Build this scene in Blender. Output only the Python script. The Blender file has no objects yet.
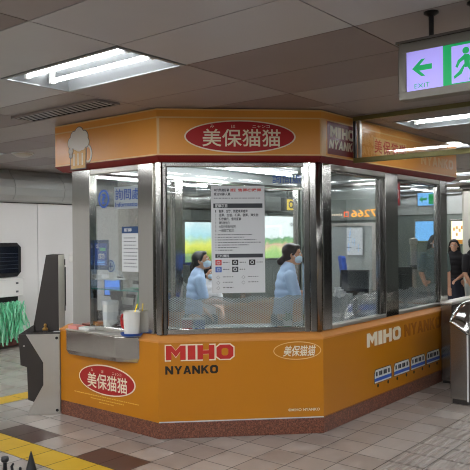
import bpy, bmesh, math, random
from mathutils import Vector, Matrix, noise
random.seed(7)
SC = bpy.context.scene
COL = SC.collection
V = Vector

# ------------------------------------------------------------------ camera
YAW, PIT, ROLL, EYE = math.radians(39.2977), math.radians(.1138), math.radians(-.504), 1.7
fw = V((math.cos(YAW)*math.cos(PIT), math.sin(YAW)*math.cos(PIT), math.sin(PIT)))
rt = V((math.sin(YAW), -math.cos(YAW), 0)); up = rt.cross(fw)
r2 = rt*math.cos(ROLL)+up*math.sin(ROLL); u2 = up*math.cos(ROLL)-rt*math.sin(ROLL)
cd = bpy.data.cameras.new('camera'); cam = bpy.data.objects.new('camera', cd); COL.objects.link(cam)
M = Matrix((r2, u2, -fw)).transposed().to_4x4(); M.translation = V((0, 0, EYE)); cam.matrix_world = M
cd.sensor_width = 36; cd.lens = 36*672.1/470; cd.clip_start = .05; cd.clip_end = 200
SC.camera = cam
# ------------------------------------------------------------------ world, exposure
w = bpy.data.worlds.new('world'); SC.world = w; w.use_nodes = True
w.node_tree.nodes['Background'].inputs[0].default_value = (.80, .83, .9, 1)
w.node_tree.nodes['Background'].inputs[1].default_value = .3
SC.view_settings.view_transform = 'Standard'; SC.view_settings.look = 'None'
SC.view_settings.exposure = 1.56; SC.view_settings.gamma = 1; SC.view_settings.use_curve_mapping = False
SC.cycles.use_denoising = True; SC.cycles.filter_width = 1.05
SC.cycles.max_bounces = 10; SC.cycles.transparent_max_bounces = 24
TUBE = 7.5          # strength of the fluorescent tubes
BOOTH_TUBE = 34.0

# ------------------------------------------------------------------ materials
def lin(c):
    return tuple(((v/255)/12.92 if v/255 <= .04045 else ((v/255+.055)/1.055)**2.4) for v in c)+(1,)
def mat(name, rgb, rough=.5, metal=0, spec=.5, var=0, vscale=8, bump=0, bscale=60, emit=0, stretch=None, coat=0):
    m = bpy.data.materials.new(name); m.use_nodes = True
    nt = m.node_tree; b = nt.nodes['Principled BSDF']; c = lin(rgb)
    b.inputs['Base Color'].default_value = c; b.inputs['Roughness'].default_value = rough
    b.inputs['Metallic'].default_value = metal; b.inputs['Specular IOR Level'].default_value = spec
    b.inputs['Coat Weight'].default_value = coat
    if emit:
        b.inputs['Emission Color'].default_value = c; b.inputs['Emission Strength'].default_value = emit
    if var or bump:
        tc = nt.nodes.new('ShaderNodeTexCoord'); mp = nt.nodes.new('ShaderNodeMapping')
        nt.links.new(tc.outputs['Object'], mp.inputs['Vector'])
        if stretch: mp.inputs['Scale'].default_value = stretch
    if var:
        n = nt.nodes.new('ShaderNodeTexNoise'); n.inputs['Scale'].default_value = vscale; n.inputs['Detail'].default_value = 5
        nt.links.new(mp.outputs[0], n.inputs['Vector'])
        mx = nt.nodes.new('ShaderNodeMix'); mx.data_type = 'RGBA'
        mx.inputs['A'].default_value = tuple(max(0, v*(1-var)) for v in c[:3])+(1,)
        mx.inputs['B'].default_value = tuple(min(1, v*(1+var)) for v in c[:3])+(1,)
        nt.links.new(n.outputs['Fac'], mx.inputs['Factor']); nt.links.new(mx.outputs['Result'], b.inputs['Base Color'])
    if bump:
        n2 = nt.nodes.new('ShaderNodeTexNoise'); n2.inputs['Scale'].default_value = bscale; n2.inputs['Detail'].default_value = 3
        nt.links.new(mp.outputs[0], n2.inputs['Vector'])
        bp = nt.nodes.new('ShaderNodeBump'); bp.inputs['Strength'].default_value = bump; bp.inputs['Distance'].default_value = .01
        nt.links.new(n2.outputs['Fac'], bp.inputs['Height']); nt.links.new(bp.outputs[0], b.inputs['Normal'])
    return m
def glass(name, tint, refl=.06, rough=.0, boost=.5):
    m = bpy.data.materials.new(name); m.use_nodes = True; nt = m.node_tree; nt.nodes.clear()
    o = nt.nodes.new('ShaderNodeOutputMaterial'); t = nt.nodes.new('ShaderNodeBsdfTransparent'); g = nt.nodes.new('ShaderNodeBsdfGlossy')
    t.inputs[0].default_value = tint; g.inputs['Roughness'].default_value = rough
    fr = nt.nodes.new('ShaderNodeFresnel'); fr.inputs['IOR'].default_value = 1.5
    ma = nt.nodes.new('ShaderNodeMath'); ma.operation = 'MULTIPLY_ADD'; ma.inputs[1].default_value = boost; ma.inputs[2].default_value = refl
    mx = nt.nodes.new('ShaderNodeMixShader')
    nt.links.new(fr.outputs[0], ma.inputs[0]); nt.links.new(ma.outputs[0], mx.inputs[0])
    nt.links.new(t.outputs[0], mx.inputs[1]); nt.links.new(g.outputs[0], mx.inputs[2]); nt.links.new(mx.outputs[0], o.inputs[0])
    return m
def film_mat():
    m = bpy.data.materials.new('patterned_film'); m.use_nodes = True; nt = m.node_tree; nt.nodes.clear()
    o = nt.nodes.new('ShaderNodeOutputMaterial'); t = nt.nodes.new('ShaderNodeBsdfTransparent')
    d = nt.nodes.new('ShaderNodeBsdfPrincipled'); d.inputs['Base Color'].default_value = lin((176, 184, 186)); d.inputs['Roughness'].default_value = .35
    tc = nt.nodes.new('ShaderNodeTexCoord'); mp = nt.nodes.new('ShaderNodeMapping'); mp.inputs['Scale'].default_value = (1, 1, 2.2)
    nt.links.new(tc.outputs['Object'], mp.inputs[0])
    facs = []
    for sgn in (1, -1):
        mm = nt.nodes.new('ShaderNodeVectorMath'); mm.operation = 'DOT_PRODUCT'; mm.inputs[1].default_value = (1*sgn, -1*sgn, 1)
        nt.links.new(mp.outputs[0], mm.inputs[0])
        s = nt.nodes.new('ShaderNodeMath'); s.operation = 'MULTIPLY'; s.inputs[1].default_value = 150; nt.links.new(mm.outputs['Value'], s.inputs[0])
        sn = nt.nodes.new('ShaderNodeMath'); sn.operation = 'SINE'; nt.links.new(s.outputs[0], sn.inputs[0]); facs.append(sn)
    mu = nt.nodes.new('ShaderNodeMath'); mu.operation = 'MAXIMUM'; nt.links.new(facs[0].outputs[0], mu.inputs[0]); nt.links.new(facs[1].outputs[0], mu.inputs[1])
    mr = nt.nodes.new('ShaderNodeMapRange'); mr.inputs[1].default_value = .3; mr.inputs[2].default_value = 1; mr.inputs[3].default_value = .26; mr.inputs[4].default_value = .74
    nt.links.new(mu.outputs[0], mr.inputs[0])
    mx = nt.nodes.new('ShaderNodeMixShader'); nt.links.new(mr.outputs[0], mx.inputs[0])
    nt.links.new(t.outputs[0], mx.inputs[1]); nt.links.new(d.outputs[0], mx.inputs[2]); nt.links.new(mx.outputs[0], o.inputs[0])
    return m
def granite_mat():
    m = mat('red_granite', (92, 52, 40), .28); nt = m.node_tree; b = nt.nodes['Principled BSDF']
    tc = nt.nodes.new('ShaderNodeTexCoord'); n = nt.nodes.new('ShaderNodeTexVoronoi'); n.inputs['Scale'].default_value = 90
    n2 = nt.nodes.new('ShaderNodeTexNoise'); n2.inputs['Scale'].default_value = 45; n2.inputs['Detail'].default_value = 6
    for q in (n, n2): nt.links.new(tc.outputs['Object'], q.inputs['Vector'])
    mx = nt.nodes.new('ShaderNodeMix'); mx.data_type = 'RGBA'; mx.inputs['A'].default_value = lin((58, 34, 28)); mx.inputs['B'].default_value = lin((148, 92, 70))
    ad = nt.nodes.new('ShaderNodeMath'); ad.operation = 'MULTIPLY'; nt.links.new(n.outputs['Distance'], ad.inputs[0]); nt.links.new(n2.outputs['Fac'], ad.inputs[1])
    mr = nt.nodes.new('ShaderNodeMapRange'); mr.inputs[2].default_value = .45; nt.links.new(ad.outputs[0], mr.inputs[0])
    nt.links.new(mr.outputs[0], mx.inputs['Factor']); nt.links.new(mx.outputs['Result'], b.inputs['Base Color'])
    return m
def landscape_mat(name, z0, h, x0, pale):
    """backlit advertisement: white top, wooded hill and meadow below"""
    m = bpy.data.materials.new(name); m.use_nodes = True; nt = m.node_tree; b = nt.nodes['Principled BSDF']
    tc = nt.nodes.new('ShaderNodeTexCoord'); sp = nt.nodes.new('ShaderNodeSeparateXYZ'); nt.links.new(tc.outputs['Object'], sp.inputs[0])
    cx = nt.nodes.new('ShaderNodeCombineXYZ'); nt.links.new(sp.outputs['X'], cx.inputs[0])
    n = nt.nodes.new('ShaderNodeTexNoise'); n.inputs['Scale'].default_value = .9; n.inputs['Detail'].default_value = 6; nt.links.new(cx.outputs[0], n.inputs['Vector'])
    zz = nt.nodes.new('ShaderNodeMapRange'); zz.inputs[1].default_value = z0; zz.inputs[2].default_value = z0+h; nt.links.new(sp.outputs['Z'], zz.inputs[0])
    a = nt.nodes.new('ShaderNodeMath'); a.operation = 'MULTIPLY_ADD'; a.inputs[1].default_value = -.55; nt.links.new(n.outputs['Fac'], a.inputs[0]); nt.links.new(zz.outputs[0], a.inputs[2])
    cr = nt.nodes.new('ShaderNodeValToRGB'); cr.color_ramp.interpolation = 'LINEAR'
    stops = [(0, (150, 190, 110)), (.10, (190, 205, 130)), (.2, (214, 170, 150)), (.26, (130, 175, 110)), (.36, (96, 150, 110)), (.40, (226, 236, 236)), (1, (240, 246, 246))] if not pale else \
            [(0, (120, 150, 60)), (.15, (190, 200, 80)), (.3, (225, 225, 110)), (.42, (190, 215, 150)), (.55, (170, 215, 225)), (1, (225, 238, 240))]
    e = cr.color_ramp.elements
    while len(e) < len(stops): e.new(.5)
    for i, (p, c) in enumerate(stops): e[i].position = p; e[i].color = lin(c)
    n3 = nt.nodes.new('ShaderNodeTexNoise'); n3.inputs['Detail'].default_value = 6; n3.inputs['Scale'].default_value = 5; nt.links.new(tc.outputs['Object'], n3.inputs['Vector'])
    a2 = nt.nodes.new('ShaderNodeMath'); a2.operation = 'MULTIPLY_ADD'; a2.inputs[1].default_value = .30; nt.links.new(n3.outputs['Fac'], a2.inputs[0]); nt.links.new(a.outputs[0], a2.inputs[2])
    nt.links.new(a2.outputs[0], cr.inputs[0]); nt.links.new(cr.outputs[0], b.inputs['Emission Color']); b.inputs['Emission Strength'].default_value = .8
    b.inputs['Base Color'].default_value = (.02, .02, .02, 1); b.inputs['Roughness'].default_value = .2
    return m

MT = dict(
    ceil=mat('ceiling_metal', (150, 141, 139), .42, 0, .4, .08, 2.5),
    ceil2=mat('ceiling_metal_grey', (178, 176, 178), .34, 0, .5, .06, 3),
    ceil3=mat('ceiling_metal_brown', (130, 117, 114), .45, 0, .4, .10, 3),
    seam=mat('ceiling_gap', (38, 34, 34), .8),
    tray=mat('lamp_tray', (150, 154, 156), .35, .3, .5),
    lampwhite=mat('lamp_white', (225, 228, 230), .4),
    tube=mat('tube_glow', (250, 252, 255), .4, emit=TUBE),
    tube2=mat('booth_tube_glow', (250, 252, 255), .4, emit=BOOTH_TUBE),
    tile=mat('floor_tile', (168, 158, 150), .27, 0, .5, .10, 5, .06, 30),
    tileb=mat('floor_tile_warm', (160, 149, 140), .30, 0, .5, .12, 6, .06, 30),
    tilec=mat('floor_tile_pale', (178, 169, 161), .25, 0, .5, .10, 6, .06, 30),
    tiled=mat('floor_tile_brown', (84, 60, 52), .35, 0, .4, .12, 9),
    tiley=mat('tactile_yellow', (212, 172, 40), .5, 0, .4, .10, 9),
    grout=mat('grout', (70, 62, 57), .8),
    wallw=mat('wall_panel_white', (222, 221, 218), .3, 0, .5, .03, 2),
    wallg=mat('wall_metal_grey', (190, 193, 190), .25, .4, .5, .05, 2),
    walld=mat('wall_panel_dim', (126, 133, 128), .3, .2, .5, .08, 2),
    wallb=mat('wall_panel_dark', (66, 69, 70), .4, .1, .5, .08, 2),
    skirt=mat('skirting_red', (104, 58, 50), .4, 0, .5, .1, 20),
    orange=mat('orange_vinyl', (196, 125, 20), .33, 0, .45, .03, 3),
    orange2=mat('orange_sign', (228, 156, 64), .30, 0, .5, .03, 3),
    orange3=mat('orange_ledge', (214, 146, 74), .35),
    maroon=mat('maroon', (122, 24, 26), .35),
    darkred=mat('dark_red_band', (128, 22, 22), .32),
    red=mat('red_oval', (176, 32, 34), .38),
    redtext=mat('red_lettering', (196, 44, 36), .4),
    cream=mat('cream_lettering', (238, 226, 200), .4),
    tan=mat('tan_line', (232, 190, 128), .4),
    yline=mat('pale_yellow_print', (226, 176, 74), .4),
    brown=mat('brown_lettering', (160, 92, 24), .4),
    black=mat('black_print', (22, 20, 20), .4),
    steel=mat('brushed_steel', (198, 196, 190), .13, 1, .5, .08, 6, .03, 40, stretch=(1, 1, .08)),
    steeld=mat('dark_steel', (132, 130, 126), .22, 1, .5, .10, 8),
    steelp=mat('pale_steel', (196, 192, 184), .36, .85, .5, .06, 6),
    granite=granite_mat(),
    glass=glass('booth_glass', (.955, .972, .967, 1), .02, 0, .42),
    clear=glass('clear_acrylic', (.965, .98, .98, 1), .02),
    smoke=glass('smoke_screen_glass', (.93, .95, .95, 1), .06, 0, .9),
    greenglass=mat('glass_edge_green', (60, 140, 130), .1),
    film=film_mat(),
    dark=mat('charcoal_plastic', (56, 52, 50), .45, 0, .4, .06, 9),
    darkm=mat('gate_charcoal', (58, 53, 50), .42, .25, .5, .05, 6),
    void=mat('duct_black', (8, 8, 8), .95, 0, 0),
    blackp=mat('black_plastic', (20, 20, 22), .35),
    white=mat('white_plastic', (224, 224, 220), .4),
    paper=mat('paper', (206, 209, 210), .6),
    paperg=mat('paper_grey', (206, 209, 211), .6),
    ink=mat('grey_ink', (92, 96, 100), .6),
    inkd=mat('dark_ink', (52, 56, 62), .6),
    blue=mat('sign_blue', (40, 84, 170), .4),
    navy=mat('navy_print', (30, 66, 110), .4),
    sky=mat('screen_blue', (70, 130, 225), .3, emit=.4),
    skyp=mat('screen_pale_blue', (110, 175, 235), .3, emit=.45),
    screend=mat('dark_screen', (16, 22, 34), .15),
    green=mat('strip_green', (112, 206, 158), .45, 0, .5, .3, 14),
    greenp=mat('strip_mint', (160, 226, 190), .4, 0, .5, .2, 14),
    leaf=mat('leaf_green', (70, 120, 50), .5, 0, .4, .3, 30),
    greensign=mat('exit_green', (10, 170, 96), .4, emit=.16),
    lav=mat('exit_lit_face', (178, 168, 255), .4, emit=.2),
    signgrey=mat('sign_housing', (120, 116, 108), .4, .5),
    olive=mat('rail_olive', (134, 128, 84), .35, .7),
    amber=mat('led_reflection_amber', (240, 160, 50), .4, emit=.5),
    ledred=mat('led_reflection_red', (235, 90, 40), .4, emit=.5),
    yellow=mat('sign_yellow', (240, 206, 30), .4, emit=.35),
    poster_lit=mat('lightbox_warm', (250, 232, 190), .4, emit=.5),
    skin=mat('skin', (206, 158, 130), .5, 0, .4, .04, 20),
    hair=mat('black_hair', (24, 20, 20), .45, 0, .5, .2, 60),
    hairb=mat('dark_brown_hair', (44, 32, 28), .45, 0, .5, .2, 60),
    shirt=mat('pale_blue_shirt', (176, 200, 232), .7, 0, .3, .06, 14),
    shirtw=mat('white_shirt', (220, 222, 226), .7),
    vest=mat('grey_vest', (176, 190, 194), .7),
    navycloth=mat('navy_cloth', (34, 38, 52), .8),
    blackcloth=mat('black_cloth', (26, 25, 30), .8),
    greencloth=mat('grey_green_cloth', (92, 112, 108), .8),
    mask=mat('face_mask', (192, 216, 232), .7),
    eyew=mat('eye_white', (235, 232, 228), .3),
    foam=mat('beer_foam', (240, 236, 226), .5),
    beer=mat('beer_amber', (224, 170, 84), .35),
    line=mat('grey_outline', (120, 110, 100), .5),
    chairblue=mat('blue_cloth', (58, 90, 178), .7),
    pink=mat('pink_card', (226, 150, 140), .5),
    redp=mat('red_plastic', (196, 40, 40), .4),
    brass=mat('brass', (168, 132, 70), .35, .9),
    greyfab=mat('desk_grey', (150, 156, 154), .5),
    trainw=mat('train_white', (226, 228, 224), .4),
    trainb=mat('train_blue', (56, 100, 196), .4),
)

# ------------------------------------------------------------------ mesh helpers
ORG = {}
class MB:
    def __init__(s): s.v = []; s.f = []; s.m = []; s.mats = []
    def mi(s, m):
        if m not in s.mats: s.mats.append(m)
        return s.mats.index(m)
    def add(s, vs, fs, m=None):
        o = len(s.v); s.v += [V(q) for q in vs]; s.f += [[i+o for i in q] for q in fs]
        k = s.mi(m) if m else 0
        s.m += [k]*len(fs); return s
    def box(s, c, size, m=None, R=None):
        vs = []
        for x in (-.5, .5):
            for y in (-.5, .5):
                for z in (-.5, .5):
                    d = V((x*size[0], y*size[1], z*size[2]))
                    if R: d = R @ d
                    vs.append(V(c)+d)
        return s.add(vs, [(0, 1, 3, 2), (4, 6, 7, 5), (0, 4, 5, 1), (2, 3, 7, 6), (0, 2, 6, 4), (1, 5, 7, 3)], m)
    def bb(s, a, b, m=None):
        return s.box([(p+q)/2 for p, q in zip(a, b)], [abs(q-p) for p, q in zip(a, b)], m)
    def prism(s, pts, ext, m=None):      # pts: 3d polygon, ext: extrusion vector
        n = len(pts); p = [V(q) for q in pts]; q = [a+V(ext) for a in p]
        nrm = V((0, 0, 0))
        for i in range(n): nrm += p[i].cross(p[(i+1) % n])
        fs = [tuple(range(n)), tuple(range(2*n-1, n-1, -1))]+[(i, i+n, (i+1) % n+n, (i+1) % n) for i in range(n)]
        if nrm.dot(V(ext)) > 0: fs = [tuple(reversed(f)) for f in fs]
        return s.add(p+q, fs, m)
    def loft(s, secs, m=None, cap=True):
        n = len(secs[0]); vs = [V(q) for sec in secs for q in sec]; fs = []
        for k in range(len(secs)-1):
            for i in range(n):
                j = (i+1) % n; fs.append((k*n+i, k*n+j, (k+1)*n+j, (k+1)*n+i))
        if cap: fs += [tuple(reversed(range(n))), tuple(range((len(secs)-1)*n, len(secs)*n))]
        return s.add(vs, fs, m)
    def tube(s, p0, p1, r0, r1=None, m=None, seg=12):
        r1 = r0 if r1 is None else r1; p0, p1 = V(p0), V(p1); d = (p1-p0).normalized()
        a = d.orthogonal().normalized(); b = d.cross(a)
        return s.loft([[p+(a*math.cos(t)+b*math.sin(t))*r for t in [2*math.pi*i/seg for i in range(seg)]] for p, r in ((p0, r0), (p1, r1))], m)
    def lathe(s, c, prof, m=None, seg=20, axis=None):
        R = axis or Matrix.Identity(3)
        return s.loft([[V(c)+R @ V((r*math.cos(t), r*math.sin(t), z)) for t in [2*math.pi*i/seg for i in range(seg)]] for r, z in prof], m)
    def ball(s, c, r, m=None, R=None, seg=14, rings=9):
        r = V(r) if not isinstance(r, (int, float)) else V((r, r, r)); vs = []; fs = []
        for i in range(rings+1):
            a = math.pi*i/rings
            for j in range(seg):
                b = 2*math.pi*j/seg
                d = V((math.sin(a)*math.cos(b)*r.x, math.sin(a)*math.sin(b)*r.y, math.cos(a)*r.z))
                vs.append(V(c)+(R @ d if R else d))
        for i in range(rings):
            for j in range(seg):
                k = (j+1) % seg; fs.append((i*seg+j, (i+1)*seg+j, (i+1)*seg+k, i*seg+k))
        return s.add(vs, fs, m)
    def cap(s, p0, p1, r0, r1=None):
        r1 = r0 if r1 is None else r1
        s.tube(p0, p1, r0, r1); s.ball(p0, r0, seg=12, rings=8); s.ball(p1, r1, seg=12, rings=8); return s
    def chain(s, pts):                   # [(p, r), ...]
        for (a, ra), (b, rb) in zip(pts, pts[1:]): s.cap(a, b, ra, rb)
        return s
    def build(s, name, m=None, parent=None, origin=None, smooth=False, bevel=0, voxel=0, label=None, sm=4):
        org = ORG[parent.name] if parent else V(origin or (0, 0, 0))
        me = bpy.data.meshes.new(name)
        me.from_pydata([q-org for q in s.v], [], s.f)
        if s.mats and m is None:
            for k in s.mats: me.materials.append(k)
            for p, i in zip(me.polygons, s.m): p.material_index = i
        else: me.materials.append(m)
        bm = bmesh.new(); bm.from_mesh(me); bmesh.ops.remove_doubles(bm, verts=bm.verts, dist=1e-6)
        if not voxel: bmesh.ops.recalc_face_normals(bm, faces=bm.faces)
        bm.to_mesh(me); bm.free()
        o = bpy.data.objects.new(name, me); COL.objects.link(o)
        if voxel:
            r = o.modifiers.new('r', 'REMESH'); r.mode = 'VOXEL'; r.voxel_size = voxel
            q = o.modifiers.new('s', 'SMOOTH'); q.factor = .5; q.iterations = sm
            dg = bpy.context.evaluated_depsgraph_get(); nm = bpy.data.meshes.new_from_object(o.evaluated_get(dg))
            o.modifiers.clear(); o.data = nm; me = nm
            me.materials.clear(); me.materials.append(m); smooth = True
        if smooth:
            for p in me.polygons: p.use_smooth = True
        if bevel:
            b = o.modifiers.new('bevel', 'BEVEL'); b.width = bevel; b.segments = 2; b.limit_method = 'ANGLE'; b.angle_limit = math.radians(40)
        if parent: o.parent = parent
        else: o.location = org
        ORG[o.name] = org
        if label: o['label'] = label
        return o
def empty(name, loc):
    o = bpy.data.objects.new(name, None); o.location = loc; o.empty_display_size = .1; COL.objects.link(o); ORG[o.name] = V(loc); return o
def tag(o, label, cat, group=None, kind=None):
    o['label'] = label; o['category'] = cat
    if group: o['group'] = group
    if kind: o['kind'] = kind
    return o
def thing(name, loc, label, cat, group=None): return tag(empty(name, loc), label, cat, group)
def struct(o, label=None):
    o['kind'] = 'structure'
    if label: o['label'] = label
    return o
class Frame:
    """a flat face: point o, right vector, up vector, outward normal"""
    def __init__(s, o, r, u=(0, 0, 1)):
        s.o = V(o); s.r = V(r).normalized(); s.u = V(u).normalized(); s.n = s.r.cross(s.u)
    def p(s, a, b, d=0): return s.o+s.r*a+s.u*b+s.n*d
    def poly(s, mb, pts, d0, d1, m=None): mb.prism([s.p(a, b, d0) for a, b in pts], s.n*(d1-d0), m)
    def rect(s, mb, a0, a1, b0, b1, d0, d1, m=None): s.poly(mb, [(a0, b0), (a1, b0), (a1, b1), (a0, b1)], d0, d1, m)
    def oval(s, mb, ca, cb, ra, rb, d0, d1, m=None, seg=40): s.poly(mb, [(ca+ra*math.cos(2*math.pi*i/seg), cb+rb*math.sin(2*math.pi*i/seg)) for i in range(seg)], d0, d1, m)
    def ring(s, mb, ca, cb, ra, rb, wd, d0, d1, m=None, seg=48):
        for i in range(seg):
            t0, t1 = 2*math.pi*i/seg, 2*math.pi*(i+1)/seg
            s.poly(mb, [(ca+ra*math.cos(t0), cb+rb*math.sin(t0)), (ca+ra*math.cos(t1), cb+rb*math.sin(t1)), (ca+(ra-wd)*math.cos(t1), cb+(rb-wd)*math.sin(t1)), (ca+(ra-wd)*math.cos(t0), cb+(rb-wd)*math.sin(t0))], d0, d1, m)
    def text(s, mb, body, a0, a1, b0, b1, d, m, bold=.02, shear=0, thick=.0012, fit=True, mirror=False):
        c = bpy.data.curves.new('lettering', 'FONT'); c.body = body; c.offset = bold; c.resolution_u = 3; c.shear = shear
        o = bpy.data.objects.new('lettering', c); COL.objects.link(o)
        dg = bpy.context.evaluated_depsgraph_get(); me = bpy.data.meshes.new_from_object(o.evaluated_get(dg))
        bpy.data.objects.remove(o); bpy.data.curves.remove(c)
        xs = [v.co.x for v in me.vertices]; ys = [v.co.y for v in me.vertices]
        if not xs: return
        sx = (a1-a0)/(max(xs)-min(xs)); sy = (b1-b0)/(max(ys)-min(ys))
        if not fit: sx = sy = min(sx, sy)
        x0, y0 = min(xs), min(ys)
        def pos(v):
            a = (v.co.x-x0)*sx
            return s.p((a1-a) if mirror else a0+a, b0+(v.co.y-y0)*sy, d)
        mb.add([pos(v) for v in me.vertices], [tuple(p.vertices) for p in me.polygons], m)
        bpy.data.meshes.remove(me)

# ------------------------------------------------------------------ key measures (metres)
AX, AY = 3.958, 4.081            # left end of the booth's cut corner
BX, BY = 4.954, 3.085            # right end of it
LEND, REND = 5.432, 7.90         # where left and right faces end
CL = math.hypot(BX-AX, AY-BY)
FL = Frame((AX, 0, 0), (0, -1, 0))              # left face: a = -Y
FC = Frame((AX, AY, 0), (1, -1, 0))             # cut corner: a = distance from A
FR = Frame((0, BY, 0), (1, 0, 0))               # right face: a = X
CEIL = 2.79
K8 = math.tan(math.radians(22.5))

# ------------------------------------------------------------------ floor
S, OX, OY = .2791, 3.243, 4.837
def build_floor():
    mb = MB()
    mb.add([(-6, -5, -.004), (18.2, -5, -.004), (18.2, 9.6, -.004), (-6, 9.6, -.004)], [(0, 1, 2, 3)], MT['grout'])
    mb.add([(-6, -5, -.06), (-6, 9.6, -.06), (18.2, 9.6, -.06), (18.2, -5, -.06)], [(0, 1, 2, 3)], MT['grout'])
    rnd = random.Random(3); g = .0035
    def quad(x0, x1, y0, y1, m, z=0): mb.add([(x0+g, y0+g, z), (x1-g, y0+g, z), (x1-g, y1-g, z), (x0+g, y1-g, z)], [(0, 1, 2, 3)], m)
    i0, i1 = int((-6-OX)/S), int((18.2-OX)/S)
    j0, j1 = int((-5-OY)/S), int((9.5-OY)/S)
    for i in range(i0, i1):
        for j in range(j0, j1):
            x, y = OX+i*S, OY+j*S
            if i < -24 or j < -22: continue
            m = MT['tile'] if rnd.random() < .5 else (MT['tileb'] if rnd.random() < .5 else MT['tilec'])
            ridge = False
            if i == 0 and (j % 4) in (0, 1): m = MT['tiled']
            if i == -1: m = MT['tiley']; ridge = True
            if j == 5 and i <= 3: m = MT['tiley']; ridge = True
            quad(x, x+S, y, y+S, m)
            if -10 <= j-(-10) <= 0 and j in (-10, -11) and i >= 4 and i < 30:
                for k in range(4):
                    yy = y+.035+k*.066
                    mb.add([(x+.02, yy, 0), (x+S-.02, yy, 0), (x+S-.02, yy+.012, .004), (x+.02, yy+.012, .004), (x+S-.02, yy+.026, .004), (x+.02, yy+.026, .004), (x+S-.02, yy+.038, 0), (x+.02, yy+.038, 0)],
                           [(0, 1, 2, 3), (3, 2, 4, 5), (5, 4, 6, 7)], MT['tileb'])
    o = mb.build('floor'); struct(o, 'greyish beige tiled station floor with brown and yellow tiles')
build_floor()

# ------------------------------------------------------------------ ceiling
PX, PY = .575, 1.2
CX0, CY0 = 2.535, 2.93
LIGHTS = [(0, 0), (6, -1), (9, 0), (3, 4), (0, 3), (-3, 4), (2, 4), (1, 4), (11, -3), (13, -1), (17, -2), (22, 0)]  # seen lights, plus out-of-view ones added to brighten the far wall
LIGHTS += [(i_, j_) for j_ in (1, 2, 3, 4) for i_ in (10, 13, 16, 19, 22, 25)] + [(7, 4), (6, 3), (6, 2), (8, 2), (8, 3), (0, 4), (-1, 3)]  # mostly added to brighten the hall behind the booth
for j_ in range(-6, 4):                                   # unseen rows added behind and beside the camera as fill light
    for i_ in ((-13, -11, -9, -7, -5, -3) if j_ > -3 else (-13, -11, -9, -7, -5, -3, -1, 1, 3, 5, 8, 12, 16, 20)):
        if (i_, j_) not in LIGHTS: LIGHTS.append((i_, j_))
def cell(i, j): return CX0+i*PX, CY0+j*PY
def build_ceiling():
    mb = MB(); g = .004; rnd = random.Random(5)
    mb.add([(-6, -5, CEIL+.14), (18.2, -5, CEIL+.14), (18.2, 9.6, CEIL+.14), (-6, 9.6, CEIL+.14)], [(0, 1, 2, 3)], MT['seam'])
    for i in range(-14, 28):
        for j in range(-7, 6):
            if (i, j) in LIGHTS: continue
            x, y = cell(i, j)
            m = MT['ceil']
            if i in (0, -1): m = MT['ceil2']
            elif rnd.random() < .45: m = MT['ceil3']
            ps = [(x+g, y+g), (x+PX-g, y+g), (x+PX-g, y+PY-g), (x+g, y+PY-g)]
            mb.add([(a, b, CEIL) for a, b in ps]+[(a, b, CEIL+.03) for a, b in ps], [(0, 1, 2, 3), (0, 4, 5, 1), (1, 5, 6, 2), (2, 6, 7, 3), (3, 7, 4, 0)], m)
    struct(mb.build('ceiling'), 'brownish grey metal panel ceiling')
build_ceiling()
def troffer(k, i, j, label):
    x, y = cell(i, j); x1, y1 = x+PX, y+PY; z = CEIL
    t = thing('ceiling_light', (x+PX/2, y+PY/2, z), label, 'ceiling light', 'recessed fluorescent ceiling lights')
    mb = MB(); d = .10; e = .05
    mb.bb((x+.004, y+.004, z-.006), (x+.03, y1-.004, z+.004)); mb.bb((x1-.03, y+.004, z-.006), (x1-.004, y1-.004, z+.004))
    mb.bb((x+.03, y+.004, z-.006), (x1-.03, y+.03, z+.004)); mb.bb((x+.03, y1-.03, z-.006), (x1-.03, y1-.004, z+.004))
    o = [(x+.03, y+.03, z), (x1-.03, y+.03, z), (x1-.03, y1-.03, z), (x+.03, y1-.03, z)]
    q = [(x+.03+e, y+.03+e, z+d), (x1-.03-e, y+.03+e, z+d), (x1-.03-e, y1-.03-e, z+d), (x+.03+e, y1-.03-e, z+d)]
    mb.add(o+q, [(0, 1, 5, 4), (1, 2, 6, 5), (2, 3, 7, 6), (3, 0, 4, 7), (4, 5, 6, 7)])
    mb.build('frame', MT['tray'], t)
    for xx in (x+PX*.27, x+PX*.62):
        b = MB(); b.tube((xx, y+.10, z+.03), (xx, y1-.10, z+.03), .015, seg=10); b.build('tube', MT['tube'], t, smooth=False)
        for yy in (y+.09, y1-.09): MB().bb((xx-.018, yy-.012, z+.01), (xx+.018, yy+.012, z+d)).build('lamp_holder', MT['white'], t)
for k, (i, j) in enumerate(LIGHTS):
    troffer(k, i, j, 'recessed twin tube fluorescent light with white tray, left of the booth sign' if k == 0 else
            'recessed twin tube light seen through the glass smoke screen beyond the exit sign' if k == 1 else
            'recessed twin tube fluorescent light away from the booth front, from rows mostly added for fill')
# air grille, detector
def air_grille():
    x0, x1, y0, y1 = 3.40, 3.615, 4.17, 5.34
    t = thing('ceiling_vent', ((x0+x1)/2, (y0+y1)/2, CEIL), 'long dark slotted air grille in the ceiling above the booth left end', 'vent')
    b = MB(); b.bb((x0, y0, CEIL-.012), (x1, y1, CEIL-.004)); b.build('backing', MT['void'], t)
    f = MB()
    for a, c in (((x0-.012, y0-.012), (x0, y1+.012)), ((x1, y0-.012), (x1+.012, y1+.012)), ((x0, y0-.012), (x1, y0)), ((x0, y1), (x1, y1+.012))):
        f.bb((a[0], a[1], CEIL-.02), (c[0], c[1], CEIL-.001))
    f.build('frame', MT['ceil'], t)
    sl = MB()
    for k in range(4):
        xx = x0+.043+k*(x1-x0-.086)/3
        sl.box((xx, (y0+y1)/2, CEIL-.0135), (.014, y1-y0, .003), None)
    sl.build('slats', MT['ceil2'], t)
air_grille()
t = thing('smoke_detector', (4.94, 7.54, CEIL), 'small round detector on the ceiling at far left', 'detector')
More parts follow.
